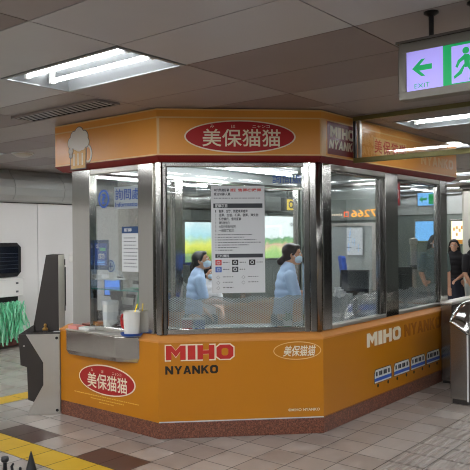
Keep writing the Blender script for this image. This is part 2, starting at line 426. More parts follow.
b = MB(); b.lathe((4.94, 7.54, CEIL), [(.12, 0), (.12, -.02), (.07, -.05), (.001, -.055)]); b.build('housing', MT['steelp'], t, smooth=True)
b = MB(); b.lathe((4.94, 7.54, CEIL), [(.14, 0), (.14, -.012), (.121, -.014), (.121, 0)]); b.build('collar', MT['lampwhite'], t)

# ------------------------------------------------------------------ hall walls
def build_walls():
    Y = 9.5; mb = MB(); g = .004
    mb.add([(-6, Y+.02, 0), (18.2, Y+.02, 0), (18.2, Y+.02, CEIL), (-6, Y+.02, CEIL)], [(0, 1, 2, 3)], MT['seam'])
    mb.add([(-6, Y+.12, 0), (-6, Y+.12, CEIL), (18.2, Y+.12, CEIL), (18.2, Y+.12, 0)], [(0, 1, 2, 3)], MT['seam'])
    k = -14
    while 6.483+k*.93 < 18.2:
        x = 6.483+k*.93
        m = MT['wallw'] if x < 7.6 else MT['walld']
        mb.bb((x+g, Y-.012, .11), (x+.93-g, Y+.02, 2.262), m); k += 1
    struct(mb.build('wall_back', bevel=.004), 'white panelled far wall')
    mb = MB(); k = -14                       # shiny bulging fascia above the panels
    prof = [(Y, 2.272), (Y-.10, 2.30), (Y-.17, 2.38), (Y-.19, 2.5), (Y-.15, 2.62), (Y-.04, 2.72), (Y, 2.79)]
    while 5.97+k*.93 < 18.2:
        x = 5.97+k*.93
        mb.loft([[(x+g, a, b) for a, b in prof], [(x+.93-g, a, b) for a, b in prof]]); k += 1
    struct(mb.build('trim_1', MT['wallg'], smooth=False), 'shiny grey fascia along the top of the far wall')
    mb = MB(); mb.bb((-6, Y-.03, 0), (18.2, Y, .105)); struct(mb.build('baseboard_back', MT['skirt']))
    mb = MB(); k = 0
    mb.add([(18.1, -5, 0), (18.1, 9.6, 0), (18.1, 9.6, CEIL), (18.1, -5, CEIL)], [(0, 1, 2, 3)], MT['seam'])
    for k in range(12):
        y = -4+k*1.15; mb.bb((18.0, y+g, .1), (18.08, y+1.15-g, 2.25), MT['walld']); mb.bb((17.95, y+g, 2.26), (18.08, y+1.15-g, CEIL), MT['wallg'])
    struct(mb.build('wall_right'), 'grey panelled end wall of the hall')
build_walls()
def far_walls():
    mb = MB(); g = .004
    for k in range(16):
        y = -5+k*.93; mb.bb((-6.1, y+g, .1), (-6.0, min(9.6, y+.93)-g, CEIL), MT['wallb'])
    mb.bb((-6.15, -5, 0), (-6.1, 9.6, CEIL), MT['seam']); struct(mb.build('wall_left'), 'grey panelled wall of the hall behind the camera')
    mb = MB()
    for k in range(26):
        x = -6+k*.93; mb.bb((x+g, -5.1, .1), (x+.93-g, -5.0, CEIL), MT['wallb'])
    mb.bb((-6, -5.15, 0), (18.2, -5.1, CEIL), MT['seam']); struct(mb.build('wall_front'), 'grey panelled wall of the hall behind the camera')
far_walls()
# steel clad round column in the hall to the right of the booth, and a square one behind
def hall_column(x, y, hw, label):
    t = thing('hall_column', (x, y, 0), label, 'column', 'steel clad hall columns')
    b = MB(); b.bb((x-hw, y-hw, .15), (x+hw, y+hw, CEIL-.08)); b.build('shaft', MT['steelp'], t, bevel=.05)
    b = MB(); b.bb((x-hw-.02, y-hw-.02, 0), (x+hw+.02, y+hw+.02, .15)); b.build('base', MT['granite'], t, bevel=.008)
    b = MB(); b.bb((x-hw-.03, y-hw-.03, CEIL-.08), (x+hw+.03, y+hw+.03, CEIL)); b.build('capital', MT['steeld'], t, bevel=.005)
hall_column(6.75, 7.3, .25, 'square steel clad column standing behind the left end of the booth')
hall_column(15.2, 5.25, .35, 'square steel clad column right of the booth behind the woman in black')

# ------------------------------------------------------------------ THE BOOTH
booth = thing('information_booth', (5.9, 4.25, 0), 'orange and steel glass walled information and ticket booth with cut corner', 'booth')
def ring_pts(o, z, x1=REND, y1=LEND):
    """outline of the booth offset outward by o, counter clockwise from above"""
    return [(AX-o, y1+o, z), (AX-o, AY-K8*o, z), (BX-K8*o, BY-o, z), (x1+o, BY-o, z), (x1+o, y1+o, z)]
def ring_loft(secs, m, name, **k):
    mb = MB(); mb.loft(secs); return mb.build(name, m, booth, **k)
ring_loft([ring_pts(0, 0), ring_pts(0, .135)], MT['granite'], 'plinth', bevel=.004)
# orange lower panels, one per face
def lower_panel(fr, a0, a1, lab):
    mb = MB(); fr.rect(mb, a0, a1, .137, .808, -.03, 0); return mb.build('lower_panel', MT['orange'], booth, label=lab)
lpL = lower_panel(FL, -LEND, -AY, 'orange panel below the ticket tray with a red oval')
lpC = lower_panel(FC, 0, CL, 'orange panel on the cut corner with MIHO lettering')
lpR = lower_panel(FR, BX, REND, 'orange panel along the right side with little trains')
mb = MB(); mb.bb((AX+.03, LEND-.03, .137), (REND, LEND, .808)); mb.build('lower_panel', MT['orange'], booth)
mb = MB(); mb.bb((REND-.03, BY+.03, .137), (REND, LEND-.03, .808)); mb.build('lower_panel', MT['orange'], booth)
# white line between panel and plinth
def thin_line(fr, a0, a1, z0, z1, m, nm, parent=booth, d=.0015):
    mb = MB(); fr.rect(mb, a0, a1, z0, z1, 0, d); return mb.build(nm, m, parent)
# ledge (sloped cap) and inner sill
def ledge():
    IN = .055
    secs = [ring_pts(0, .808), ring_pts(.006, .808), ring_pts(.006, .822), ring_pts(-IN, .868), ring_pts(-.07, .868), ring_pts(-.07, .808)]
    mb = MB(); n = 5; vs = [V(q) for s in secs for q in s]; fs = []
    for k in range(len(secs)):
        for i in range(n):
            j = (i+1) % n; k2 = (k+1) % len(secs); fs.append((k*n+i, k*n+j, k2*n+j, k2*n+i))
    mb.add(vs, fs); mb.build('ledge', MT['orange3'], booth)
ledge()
WI = .05      # window plane set back
def column(fr, a0, a1, z0=.868, z1=2.335, d0=-WI-.06, d1=-WI+.02, mt='steel'):
    mb = MB(); fr.rect(mb, a0, a1, z0, z1, d0, d1); return mb.build('column', MT[mt], booth, bevel=.006)
column(FL, -5.275, -5.01); column(FL, -4.355, -4.165)
column(FC, -.015, .035); column(FC, 1.255, 1.305); column(FC, 1.31, 1.365)
column(FC, .045, .075, mt='steeld')
column(FR, 5.02, 5.165); column(FR, 6.21, 6.49); column(FR, 7.60, 7.80)
# corner fillers between the face columns
for nm, P in (('corner_post', (AX+.062, AY+.028)), ('corner_post', (BX+.030, BY+.062))):
    mb = MB(); mb.tube((P[0], P[1], .868), (P[0], P[1], 2.335), .034, seg=16); mb.build(nm, MT['steeld'], booth, smooth=True)
# back and end columns
BK = Frame((0, LEND-.02, 0), (1, 0, 0))
WB = 5.235
for a in (5.37, 6.6, 7.78):
    mb = MB(); mb.bb((a-.06, WB-.04, .868), (a+.06, WB+.04, 2.335)); mb.build('column', MT['steel'], booth, bevel=.005)
mb = MB(); mb.bb((7.76, 3.79, .868), (7.84, 3.86, 2.335)); mb.build('column', MT['steel'], booth, bevel=.005)
# tracks (head and foot) in steel
def track(fr, a0, a1, z0, z1, mt, d=.015, nm='window_track'):
    mb = MB(); fr.rect(mb, a0, a1, z0, z1, -WI-.05, -WI+d); mb.build(nm, MT[mt], booth, bevel=.006)
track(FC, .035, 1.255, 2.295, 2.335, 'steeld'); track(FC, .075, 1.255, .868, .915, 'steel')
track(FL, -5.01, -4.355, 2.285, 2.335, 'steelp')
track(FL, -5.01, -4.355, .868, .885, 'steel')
for a0, a1 in ((5.165, 6.21), (6.49, 7.6)):
    track(FR, a0, a1, 2.285, 2.335, 'steelp'); track(FR, a0, a1, .868, .905, 'steelp')
    track(FR, a0, a1, 2.262, 2.285, 'steeld', .005)
# side mullion of the right windows (dark frame against each column)
track(FR, 5.165, 5.185, .905, 2.262, 'steeld', .002, 'window_frame'); track(FR, 6.12, 6.21, .905, 2.262, 'steeld', .002, 'window_frame')
track(FR, 6.49, 6.515, .905, 2.262, 'steeld', .002, 'window_frame'); track(FR, 7.565, 7.60, .905, 2.262, 'steeld', .002, 'window_frame')
track(FC, .075, .085, .915, 2.295, 'steeld', .002, 'window_frame')
# glass panes
def pane(fr, a0, a1, z0, z1, d=-WI-.02, nm='glass_pane', m='glass', th=.006):
    mb = MB(); fr.rect(mb, a0, a1, z0, z1, d-th, d); return mb.build(nm, MT[m], booth)
gC = pane(FC, .085, 1.255, .915, 2.295); gL = pane(FL, -5.01, -4.355, .885, 2.285)
pane(FR, 5.185, 6.12, .905, 2.262); pane(FR, 6.515, 7.565, .905, 2.262)
for a0, a1 in ((4.07, 5.31), (5.43, 6.54), (6.66, 7.72)):
    mb = MB(); mb.bb((a0, WB-.003, .868), (a1, WB+.003, 2.335)); mb.build('glass_pane', MT['clear'], booth)
mb = MB(); mb.bb((7.797, 3.165, .868), (7.803, 3.79, 2.335)); mb.build('glass_pane', MT['clear'], booth)
# patterned privacy film along the bottom of the front windows (wavy top edge)
def film(fr, a0, a1, z0, z1, d=-WI-.03):
    mb = MB(); n = 40; pts = [(a0, z0), (a1, z0)]+[(a1+(a0-a1)*i/n, z1+.012*math.sin(i*.55)+.006*math.sin(i*1.7)) for i in range(n+1)]
    fr.poly(mb, pts, d-.001, d); return mb.build('privacy_film', MT['film'], booth)
film(FC, .088, 1.252, .918, 1.175); film(FR, 5.19, 6.115, .908, 1.14); film(FR, 6.52, 7.56, .908, 1.12)
# solid end partition inside on the right: greenish wall, door frame
mb = MB(); mb.bb((7.77, 3.87, .137), (7.83, WB-.05, 2.335)); mb.build('end_wall', MT['walld'], booth)
mb = MB(); mb.bb((7.73, 3.95, .137), (7.77, 4.07, 1.86)); mb.bb((7.73, 4.07, 1.82), (7.77, 5.0, 1.86)); mb.bb((7.73, 4.95, .137), (7.77, 5.0, 1.82)); mb.build('door_frame', MT['steelp'], booth)
mb = MB(); mb.bb((7.745, 4.075, .15), (7.765, 4.945, 1.815)); mb.build('door', MT['greyfab'], booth)
# booth floor and roof
mb = MB(); mb.prism(ring_pts(-.06, .135), (0, 0, .01)); mb.build('booth_floor', MT['tileb'], booth)
mb = MB(); mb.prism(ring_pts(-.13, 2.50), (0, 0, .03)); mb.build('booth_ceiling', MT['walld'], booth)
for (x, y, dx, dy) in ((4.75, 4.75, .9, 0), (6.3, 4.75, 1.2, 0), (5.9, 3.85, 1.2, 0), (7.1, 3.75, .9, 0)):
    mb = MB(); mb.bb((x-dx/2-.03, y-.09, 2.47), (x+dx/2+.03, y+.09, 2.5)); L_ = mb.build('ceiling_lamp', MT['lampwhite'], booth)
    mb = MB(); mb.tube((x-dx/2, y, 2.452), (x+dx/2, y, 2.452), .015, seg=10); mb.build('tube', MT['tube2'], L_)
# --- header sign boards
HO = .0; HX, HY = 8.03, 5.49
def hp(o, z): return ring_pts(o, z, HX, HY)
def header():
    n = 5; z0, z1, z2 = 2.335, 2.388, 2.782
    def face(i, nm, secs, m, lab=None):
        mb = MB(); j = (i+1) % n
        vs = [secs[k][i] for k in range(len(secs))]+[secs[k][j] for k in range(len(secs))]; L = len(secs)
        mb.add(vs, [(k, k+L, (k+1) % L+L, (k+1) % L) for k in range(L)]+[tuple(range(L)), tuple(range(2*L-1, L-1, -1))]); return mb.build(nm, m, booth, label=lab)
    out = []
    for i in range(n):
        mt = MT['orange2']
        out.append(face(i, 'sign_board', [hp(0, z1), hp(0, z2), hp(-.05, z2), hp(-.05, z1)], mt, ['orange sign board with a beer glass picture', 'orange sign board with red oval and white characters', 'orange sign board running along the right side', None, None][i]))
        face(i, 'red_band', [hp(-.05, z0), hp(.003, z1-.004), hp(.003, z1), hp(-.06, z1), hp(-.06, z0)], MT['darkred'])
    return out
sbL, sbC, sbR = header()[:3]
def soffit():
    secs = [hp(-.051, 2.345), hp(-.051, 2.375), ring_pts(-.14, 2.375), ring_pts(-.14, 2.345)]; mb = MB(); n = 5
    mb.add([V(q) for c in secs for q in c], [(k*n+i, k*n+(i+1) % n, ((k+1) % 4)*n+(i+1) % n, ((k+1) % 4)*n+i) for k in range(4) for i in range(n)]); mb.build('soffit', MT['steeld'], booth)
soffit()
mb = MB(); n_ = 5; sc_ = [hp(-.052, 2.376), hp(-.052, 2.78), hp(-.06, 2.78), hp(-.06, 2.376)]
mb.add([V(q) for c in sc_ for q in c], [(k*n_+i, k*n_+(i+1) % n_, ((k+1) % 4)*n_+(i+1) % n_, ((k+1) % 4)*n_+i) for k in range(4) for i in range(n_)]); mb.build('inner_liner', MT['greyfab'], booth)
# cream edge lines of the boards
def board_lines(fr, a0, a1, par):
    mb = MB()
    for z in (2.395, 2.708): fr.rect(mb, a0, a1, z-.006, z+.006, 0, .0015)
    fr.rect(mb, a0, a1, 2.77, 2.782, 0, .0015)
    mb.build('edge_line', MT['tan'], par)
board_lines(FL, -HY, -AY, sbL); board_lines(FC, 0, CL, sbC); board_lines(FR, BX, HX, sbR)
mb = MB(); FC.rect(mb, 0, .022, 2.40, 2.705, 0, .0018); mb.build('corner_strip', MT['tan'], sbC); mb = MB(); FC.rect(mb, CL-.012, CL, 2.40, 2.705, 0, .0018); mb.build('corner_strip', MT['tan'], sbC)
mb = MB(); FR.rect(mb, BX, BX+.075, 2.40, 2.70, 0, .0018); mb.build('corner_strip', MT['tan'], sbR)

# --- lettering helpers
def _st(x0, x1, y0=0, y1=1): return [(x0, y0), (x1, y0), (x1, y1), (x0, y1)]
def _ring():
    o = [(.22, 0), (.78, 0), (1, .2), (1, .8), (.78, 1), (.22, 1), (0, .8), (0, .2)]; i = [(.40, .24), (.60, .24), (.70, .34), (.70, .66), (.60, .76), (.40, .76), (.30, .66), (.30, .34)]
    return [[o[k], o[(k+1) % 8], i[(k+1) % 8], i[k]] for k in range(8)]
GLYPH = {'M': [_st(0, .28), _st(.72, 1), [(.28, 1), (.28, .58), (.5, .2), (.5, .66)], [(.5, .66), (.5, .2), (.72, .58), (.72, 1)]],
         'I': [_st(0, 1)], 'H': [_st(0, .33), _st(.67, 1), _st(.33, .67, .38, .64)], 'O': _ring(),
         'N': [_st(0, .28), _st(.72, 1), [(.28, 1), (.28, .56), (.72, 0), (.72, .44)]],
         'Y': [_st(.36, .64, 0, .42), [(0, 1), (.36, .42), (.5, .42), (.5, .62), (.3, 1)], [(1, 1), (.7, 1), (.5, .62), (.5, .42), (.64, .42)]],
         'A': [[(0, 0), (.27, 0), (.34, .2), (.41, .38), (.5, .68), (.5, 1), (.36, 1)], [(1, 0), (.64, 1), (.5, 1), (.5, .68), (.59, .38), (.66, .2), (.73, 0)], [(.34, .2), (.66, .2), (.59, .38), (.41, .38)]],
         'K': [_st(0, .28), [(.28, .66), (.28, .28), (.40, .42), (.56, .60), (.97, 1), (.63, 1)], [(.40, .42), (.66, 0), (1, 0), (.56, .60)]]}
def block(fr, par, word, a0, a1, z0, z1, m, grow=0, d=.0015, gap=.12, shear=0, name='lettering'):
    ws = [.45 if c == 'I' else (1.15 if c == 'M' else 1) for c in word]; tot = sum(ws)+gap*(len(word)-1); u = (a1-a0)/tot; x = a0
    mb = MB()
    for c, w_ in zip(word, ws):
        for pg in GLYPH[c]:
            fr.poly(mb, [(x-grow+p*(w_*u+2*grow)+shear*(z1-z0)*q, z0-grow+q*(z1-z0+2*grow)) for p, q in pg], 0, d)
        x += (w_+gap)*u
    return mb.build(name, m, par)
def word(fr, par, *args, **k):
    mb = MB(); fr.text(mb, *args, **k); return mb.build('lettering', None, par)
def oval_emblem(fr, ca, cb, ra, rb, par, tx, ruby, shear=0):
    mb = MB(); fr.oval(mb, ca, cb, ra, rb, 0, .002, MT['cream']); fr.oval(mb, ca, cb, ra-.014, rb-.011, .002, .004, MT['red'])
    o = mb.build('oval_emblem', None, par)
    mb = MB(); fr.text(mb, '美保猫猫', ca+tx[0], ca+tx[1], cb+tx[2], cb+tx[3], .0048, MT['cream'], .011, shear)
    zr = cb+tx[3]+.008
    wd = tx[1]-tx[0]
    for s_, f0, f1 in (('み', .10, .15), ('ほ', .37, .42), ('ニャンコ', .64, .86)):
        fr.text(mb, s_, ca+tx[0]+wd*f0, ca+tx[0]+wd*f1, zr, zr+ruby, .0048, MT['cream'], .005)
    mb.build('lettering', None, par)
oval_emblem(FC, .708, 2.548, .478, .140, sbC, (-.325, .345, -.085, .065), .026)
oval_emblem(FL, -4.757, .408, .39, .137, lpL, (-.265, .285, -.088, .052), .026)
# left lower panel: fine print
mb = MB()
rnd = random.Random(2)
for z, a0, a1 in ((.250, -5.22, -4.33), (.222, -4.98, -4.52), (.196, -4.86, -4.66)):
    a = a0
    while a < a1:
        l = rnd.uniform(.012, .03); FL.rect(mb, a, min(a+l, a1), z-.004, z+.004, 0, .001); a += l+rnd.uniform(.004, .009)
mb.build('fine_print', MT['yline'], lpL)
# cut corner: MIHO NYANKO
block(FC, lpC, 'MIHO', .062, .632, .662, .783, MT['cream'], .010, .001); block(FC, lpC, 'MIHO', .062, .632, .662, .783, MT['redtext'], 0, .002)
block(FC, lpC, 'NYANKO', .055, .50, .542, .612, MT['black'])
mb = MB(); FC.ring(mb, 1.183, .716, .208, .078, .007, 0, .0015, MT['tan']); mb.build('oval_outline', None, lpC)
word(FC, lpC, '美保猫猫', 1.06, 1.345, .668, .760, .0015, MT['cream'], .015, .25)
word(FC, lpC, '©MIHO NYANKO', 1.10, 1.375, .197, .222, .0015, MT['cream'], .015)
mb = MB(); FC.rect(mb, 0, CL, .137, .146, 0, .0012); mb.build('edge_line', MT['paperg'], lpC)
mb = MB(); FR.rect(mb, BX, REND, .137, .146, 0, .0012); mb.build('edge_line', MT['brown'], lpR)
# right lower panel: MIHO NYANKO + four little train cars
block(FR, lpR, 'MIHO', 5.735, 6.46, .628, .762, MT['cream']); block(FR, lpR, 'NYANKO', 6.55, 7.5, .632, .762, MT['brown'])
def train_car(a0, k):
    mb = MB(); wd = .36; z0, z1 = .262, .392; P = lambda a, z, b=0: (a0+a*wd, z0+(z1-z0)*z)
    FR.poly(mb, [P(-.02, -.03), P(1.02, -.03), P(1.02, .7), P(.95, 1.03), P(.05, 1.03), P(-.02, .7)], 0, .001, MT['black'])
    FR.poly(mb, [P(.01, .0), P(.99, .0), P(.99, .68), P(.93, .98), P(.07, .98), P(.01, .68)], .001, .002, MT['trainw'])
    FR.poly(mb, [P(.01, .12), P(.99, .12), P(.99, .36), P(.01, .36)], .002, .003, MT['trainb'])
    for q in (.08, .26, .36, .52, .62, .80): FR.poly(mb, [P(q, .5), P(q+.085, .5), P(q+.085, .82), P(q, .82)], .002, .003, MT['inkd'])
    for q in (.2, .8):
        FR.oval(mb, a0+q*wd, z0-.03, .018, .018, 0, .0012, MT['black'], 14)
    mb.build('train_picture', None, lpR)
for k, a in enumerate((5.88, 6.30, 6.70, 7.10)): train_car(a, k)
# left board: beer glass
def beer():
    mb = MB(); c, cz, k = -5.115, 2.540, 1.6
    FL.poly(mb, [(c-.085*k, cz-.125*k), (c+.062*k, cz-.125*k), (c+.068*k, cz+.02*k), (c-.09*k, cz+.02*k)], .0, .002, MT['line'])
    FL.poly(mb, [(c-.078*k, cz-.117*k), (c+.055*k, cz-.117*k), (c+.060*k, cz+.02*k), (c-.082*k, cz+.02*k)], .002, .003, MT['beer'])
    FL.ring(mb, c+.078*k, cz-.04*k, .036*k, .052*k, .020, 0, .0015, MT['cream'], 20); FL.ring(mb, c+.078*k, cz-.04*k, .040*k, .056*k, .006, .0016, .0025, MT['line'], 20)
    blobs = [(-.07, .035, .034), (-.045, .068, .034), (.0, .082, .040), (.045, .062, .036), (.062, .03, .028), (-.078, -.012, .018), (-.078, -.04, .012)]
    for i, (a, z, r_) in enumerate(blobs): FL.oval(mb, c+a*k, cz+z*k, r_*k+.008, r_*k+.008, .003, .004+.0001*i, MT['line'], 24)
    for i, (a, z, r_) in enumerate(blobs+[(0, .035, .055), (-.03, .02, .03), (.03, .015, .03)]): FL.oval(mb, c+a*k, cz+z*k, r_*k, r_*k, .005, .0055+.0001*i, MT['foam'], 24)
    for a in (-.05, -.012, .028): FL.rect(mb, c+(a-.006)*k, c+(a+.006)*k, cz-.10*k, cz-.03*k, .003, .0036, MT['cream'])
    mb.build('beer_picture', None, sbL)
beer()
# right board: maroon block with MIHO NYANKO, characters beyond
mb = MB(); FR.rect(mb, 5.055, 5.50, 2.415, 2.70, 0, .0015); mb.build('maroon_block', MT['maroon'], sbR)
block(FR, sbR, 'MIHO', 5.10, 5.52, 2.565, 2.665, MT['cream'], 0, .003); block(FR, sbR, 'NYANKO', 5.075, 5.56, 2.465, 2.545, MT['cream'], 0, .003, shear=.2)
for ch, a in zip('美保猫猫', (5.92, 6.10, 6.28, 6.46)):
    word(FR, sbR, ch, a, a+.16, 2.502, 2.64, .0022, MT['redtext'], .011)
mb = MB(); FR.rect(mb, 5.905, 6.635, 2.488, 2.655, 0, .001); mb.build('pale_block', MT['tan'], sbR)
block(FR, sbR, 'NYANKO', 7.0, 7.92, 2.475, 2.585, MT['tan'], 0, .002)

# --- ticket tray on the left face
mb = MB(); z0, z1 = .615, .838
pl = [(AX, 5.285), (3.853, 5.20), (3.853, 4.505), (AX-.002, 4.31)]
q = [(AX, 5.26), (3.87, 5.18), (3.87, 4.515), (AX-.002, 4.33)]
mb.loft([[(x, y, z0) for x, y in q], [(x, y, z0+.04) for x, y in pl], [(x, y, z1) for x, y in pl]])
tray = mb.build('tray', MT['steel'], booth, bevel=.006, label='brushed steel tray box under the ticket window')
mb = MB(); mb.prism([(AX+.01, 5.27, z1), (3.848, 5.205, z1), (3.848, 4.503, z1), (AX+.01, 4.30, z1)], (0, 0, .014)); mb.build('tray_rim', MT['steelp'], tray, bevel=.003)
mb = MB(); mb.bb((AX-.004, 4.36, .853), (AX+.062, 5.012, .874)); mb.build('sill_plate', MT['steelp'], booth, bevel=.003)
# inner counter of the ticket window
mb = MB(); mb.bb((AX+.06, 4.25, .80), (AX+.52, 5.30, .862)); mb.build('counter', MT['steelp'], booth, bevel=.004)
mb = MB(); mb.prism([(4.30, 4.10, .82), (4.98, 3.42, .82), (5.32, 3.76, .82), (4.64, 4.44, .82)], (0, 0, .04)); mb.build('counter', MT['greyfab'], booth, bevel=.004)
mb = MB(); mb.bb((5.40, BY+.13, .82), (7.70, BY+.62, .86)); mb.build('counter', MT['greyfab'], booth, bevel=.004)
# glass shelf, small steel shelf behind the ticket window, junction box on the outer column
mb = MB(); mb.bb((AX+.085, 4.36, 1.215), (AX+.28, 5.01, 1.225)); mb.build('glass_shelf', MT['greenglass'], booth)
mb = MB(); mb.bb((AX+.085, 4.76, 1.305), (AX+.24, 5.10, 1.317)); mb.build('small_shelf', MT['paperg'], booth)
mb = MB(); mb.bb((AX+.05, 5.275, 1.47), (AX+.10, 5.36, 1.54)); mb.bb((AX+.06, 5.26, 1.40), (AX+.075, 5.285, 1.47)); mb.build('junction_box', MT['white'], booth, bevel=.004)
# lettering on glass: round question mark + 詢問處
mb = MB(); d = -WI-.018
FL.ring(mb, -4.855, 2.055, .075, .085, .017, d, d+.001, MT['blue'], 30)
FL.text(mb, '?', -4.885, -4.825, 2.005, 2.105, d+.001, MT['blue'], .03)
FL.text(mb, '詢問處', -4.69, -4.365, 2.035, 2.135, d+.001, MT['blue'], .004)
FL.text(mb, 'Information', -4.69, -4.365, 1.975, 2.015, d+.001, MT['blue'], .01)
mb.build('lettering', None, gL)
mb = MB(); FL.rect(mb, -4.72, -4.36, 1.955, 2.155, d-.009, d-.008); mb.build('clear_sticker', MT['paper'], gL)
mb = MB(); FC.text(mb, '詢問處', .99, 1.245, 2.155, 2.232, -WI-.018, MT['blue'], 0); mb.build('lettering', None, gC)

# ------------------------------------------------------------------ notices and things at the ticket window
def notice(name, fr, a0, a1, z0, z1, d, label, fill, cat='notice', back='paper'):
    o = MB(); fr.rect(o, a0, a1, z0, z1, d, d+.002); ro = thing(name, fr.p((a0+a1)/2, z0, d), label, cat)
    o.build('sheet', MT[back], ro)
    mb = MB(); fill(mb, fr, d+.0025); mb.build('print', None, ro); return ro
def big_notice(mb, fr, d):
    a0, a1, z0, z1 = .458, .920, 1.213, 2.135; W = a1-a0; Hh = z1-z0; rnd = random.Random(4)
    X = lambda f: a0+f*W
    Zt = lambda f: z1-f*Hh
    fr.text(mb, '本詢問處服務', X(.05), X(.34), Zt(.055), Zt(.025), d, MT['inkd'], .02)
    fr.text(mb, '請至', X(.36), X(.46), Zt(.055), Zt(.025), d, MT['redtext'], .02)
    fr.text(mb, '售票機購票', X(.5), X(.94), Zt(.055), Zt(.025), d, MT['redtext'], .02)
    fr.text(mb, '或洽站務人員', X(.05), X(.36), Zt(.092), Zt(.064), d, MT['inkd'], .02)
    def bar(f0, f1, t, h, m): fr.rect(mb, X(f0), X(f1), Zt(t+h), Zt(t), d-.0005, d, m)
    def scrawl(f0, f1, t, h, m):
        a = f0
        while a < f1:
            l = rnd.uniform(.012, .05); bar(a, min(a+l, f1), t, h, m); a += l+rnd.uniform(.008, .02)
    scrawl(.05, .92, .112, .007, MT['ink'])
    bar(.04, .96, .165, .042, MT['inkd']); fr.text(mb, '服務項目', X(.07), X(.30), Zt(.203), Zt(.170), d+.0006, MT['paper'], .02)
    for k, (s_, e) in enumerate((('售票、兌幣、問題車票處理', .68), ('退票、加值、補票、發票、遺失物', .88), ('轉乘資訊、借用服務', .56), ('遺失物洽詢', .34), ('大型行李通行協助', .46), ('一般旅客諮詢', .42))):
        t = .225+.036*k
        fr.text(mb, str(k+1), X(.075), X(.09), Zt(t+.024), Zt(t), d, MT['inkd'], .01)
        fr.text(mb, s_, X(.14), X(e), Zt(t+.027), Zt(t-.002), d, MT['inkd'], .02)
    for k, e in enumerate((.76, .62, .84, .92, .70, .5, .4)):
        t = .452+.024*k; bar(.075, .09, t, .008, MT['ink']); scrawl(.12, e, t, .008, MT['ink'])
    bar(.07, .96, .635, .036, MT['inkd']); fr.text(mb, '連絡資訊', X(.10), X(.33), Zt(.667), Zt(.639), d+.0006, MT['paper'], .02)
    for (f, t, m) in ((.07, .69, 'redp'), (.38, .69, 'blackp'), (.70, .69, 'blackp'), (.07, .755, 'blue'), (.38, .755, 'inkd')):
        bar(f, f+.115, t, .05, MT[m]); scrawl(f+.14, f+.26, t+.02, .008, MT['ink'])
        fr.ring(mb, X(f+.0575), Zt(t+.025), .016, .016, .006, d, d+.0006, MT['paper'], 16)
    for (f, t) in ((.08, .835), (.08, .885), (.08, .935), (.55, .835), (.55, .885)):
        fr.ring(mb, X(f+.04), Zt(t+.018), .016, .016, .003, d-.0004, d, MT['ink'], 4); scrawl(f+.13, f+.32, t+.01, .007, MT['ink'])
notice('service_notice', FC, .458, .920, 1.213, 2.135, -WI-.018, 'tall grey paper notice of services taped to the corner window', big_notice, 'notice', 'paperg')
def small_notice(mb, fr, d):
    fr.rect(mb, -4.605, -4.39, 1.735, 1.795, d-.0005, d, MT['navy']); fr.text(mb, '服務', -4.575, -4.47, 1.75, 1.78, d+.0005, MT['paper'], .02)
    rnd = random.Random(9)
    for k in range(9):
        z = 1.69-.032*k; a = -4.575
        while a < -4.42:
            l = rnd.uniform(.01, .03); fr.rect(mb, a, a+l, z, z+.008, d-.0005, d, MT['ink']); a += l+.008
notice('counter_notice', FL, -4.605, -4.39, 1.394, 1.795, -WI-.018, 'white notice with navy header on the ticket window glass', small_notice)
def blue_poster(mb, fr, d):
    fr.rect(mb, -5.0, -4.83, 1.44, 1.645, d-.0005, d, MT['blue']); fr.text(mb, 'G', -4.985, -4.95, 1.60, 1.635, d+.0005, MT['white'], .02)
    fr.rect(mb, -4.93, -4.845, 1.575, 1.605, d, d+.0006, MT['green']); fr.text(mb, '成功', -4.95, -4.86, 1.50, 1.555, d+.0006, MT['white'], .02)
    for k in range(3): fr.rect(mb, -4.97, -4.86, 1.45+.014*k, 1.456+.014*k, d, d+.0005, MT['skyp'])
notice('blue_poster', FL, -5.005, -4.802, 1.401, 1.677, -WI-.03, 'small navy blue poster behind the ticket window', blue_poster, 'poster', 'navy')
t = thing('round_sign', (AX+.13, 4.83, 1.317), 'round pale blue disc sign standing on the small shelf', 'sign')
mb = MB(); F2 = Frame((AX+.13, 0, 0), (0, -1, 0)); F2.oval(mb, -4.83, 1.435, .06, .06, 0, .006); mb.build('disc', MT['mask'], t)
mb = MB(); F2.ring(mb, -4.83, 1.435, .054, .054, .008, .006, .007, MT['blue'], 30); F2.rect(mb, -4.86, -4.80, 1.428, 1.44, .006, .007, MT['blue']); F2.rect(mb, -4.836, -4.824, 1.405, 1.465, .006, .007, MT['blue']); mb.build('print', None, t)
mb = MB(); mb.bb((AX+.125, 4.80, 1.317), (AX+.17, 4.86, 1.378)); mb.build('foot', MT['white'], t)
t = tag(MB().bb((AX+.10, 4.93, 1.317), (AX+.2, 5.07, 1.352)).build('tissue_box', MT['paper'], None, (AX+.15, 5.0, 1.317), bevel=.004), 'flat white box lying on the small shelf under the blue poster', 'box')

def monitor(loc, rotz, wd, ht, label, scr='screend', tilt=0, parent_name='monitor', sh=.13):
    t = thing(parent_name, loc, label, 'monitor'); R = Matrix.Rotation(rotz, 3, 'Z'); T = R @ Matrix.Rotation(tilt, 3, 'Y')
    P = lambda x, y, z: V(loc)+R @ V((x, y, z))
    c = V(loc)+V((0, 0, sh+ht/2))
    mb = MB(); mb.box(c, (.03, wd, ht), None, T); mb.box(c+T @ V((-.025, 0, 0)), (.03, wd*.55, ht*.5), None, T); mb.build('casing', MT['blackp'], t, bevel=.004)
    mb = MB(); mb.box(c+T @ V((.0155, 0, 0)), (.002, wd-.03, ht-.03), None, T); mb.build('screen', MT[scr], t)
    mb = MB(); mb.box(P(-.03, 0, sh/2+.02), (.03, .05, sh+.03), None, R); mb.box(P(-.02, 0, .006), (.16, .2, .012), None, R); mb.build('stand', MT['dark'], t, bevel=.003)
    return t
monitor((4.34, 5.10, .862), math.pi, .25, .20, 'monitor with blue screen behind the ticket window', 'sky')
for o in (bpy.data.objects['monitor'],): o.location.z = .99; 
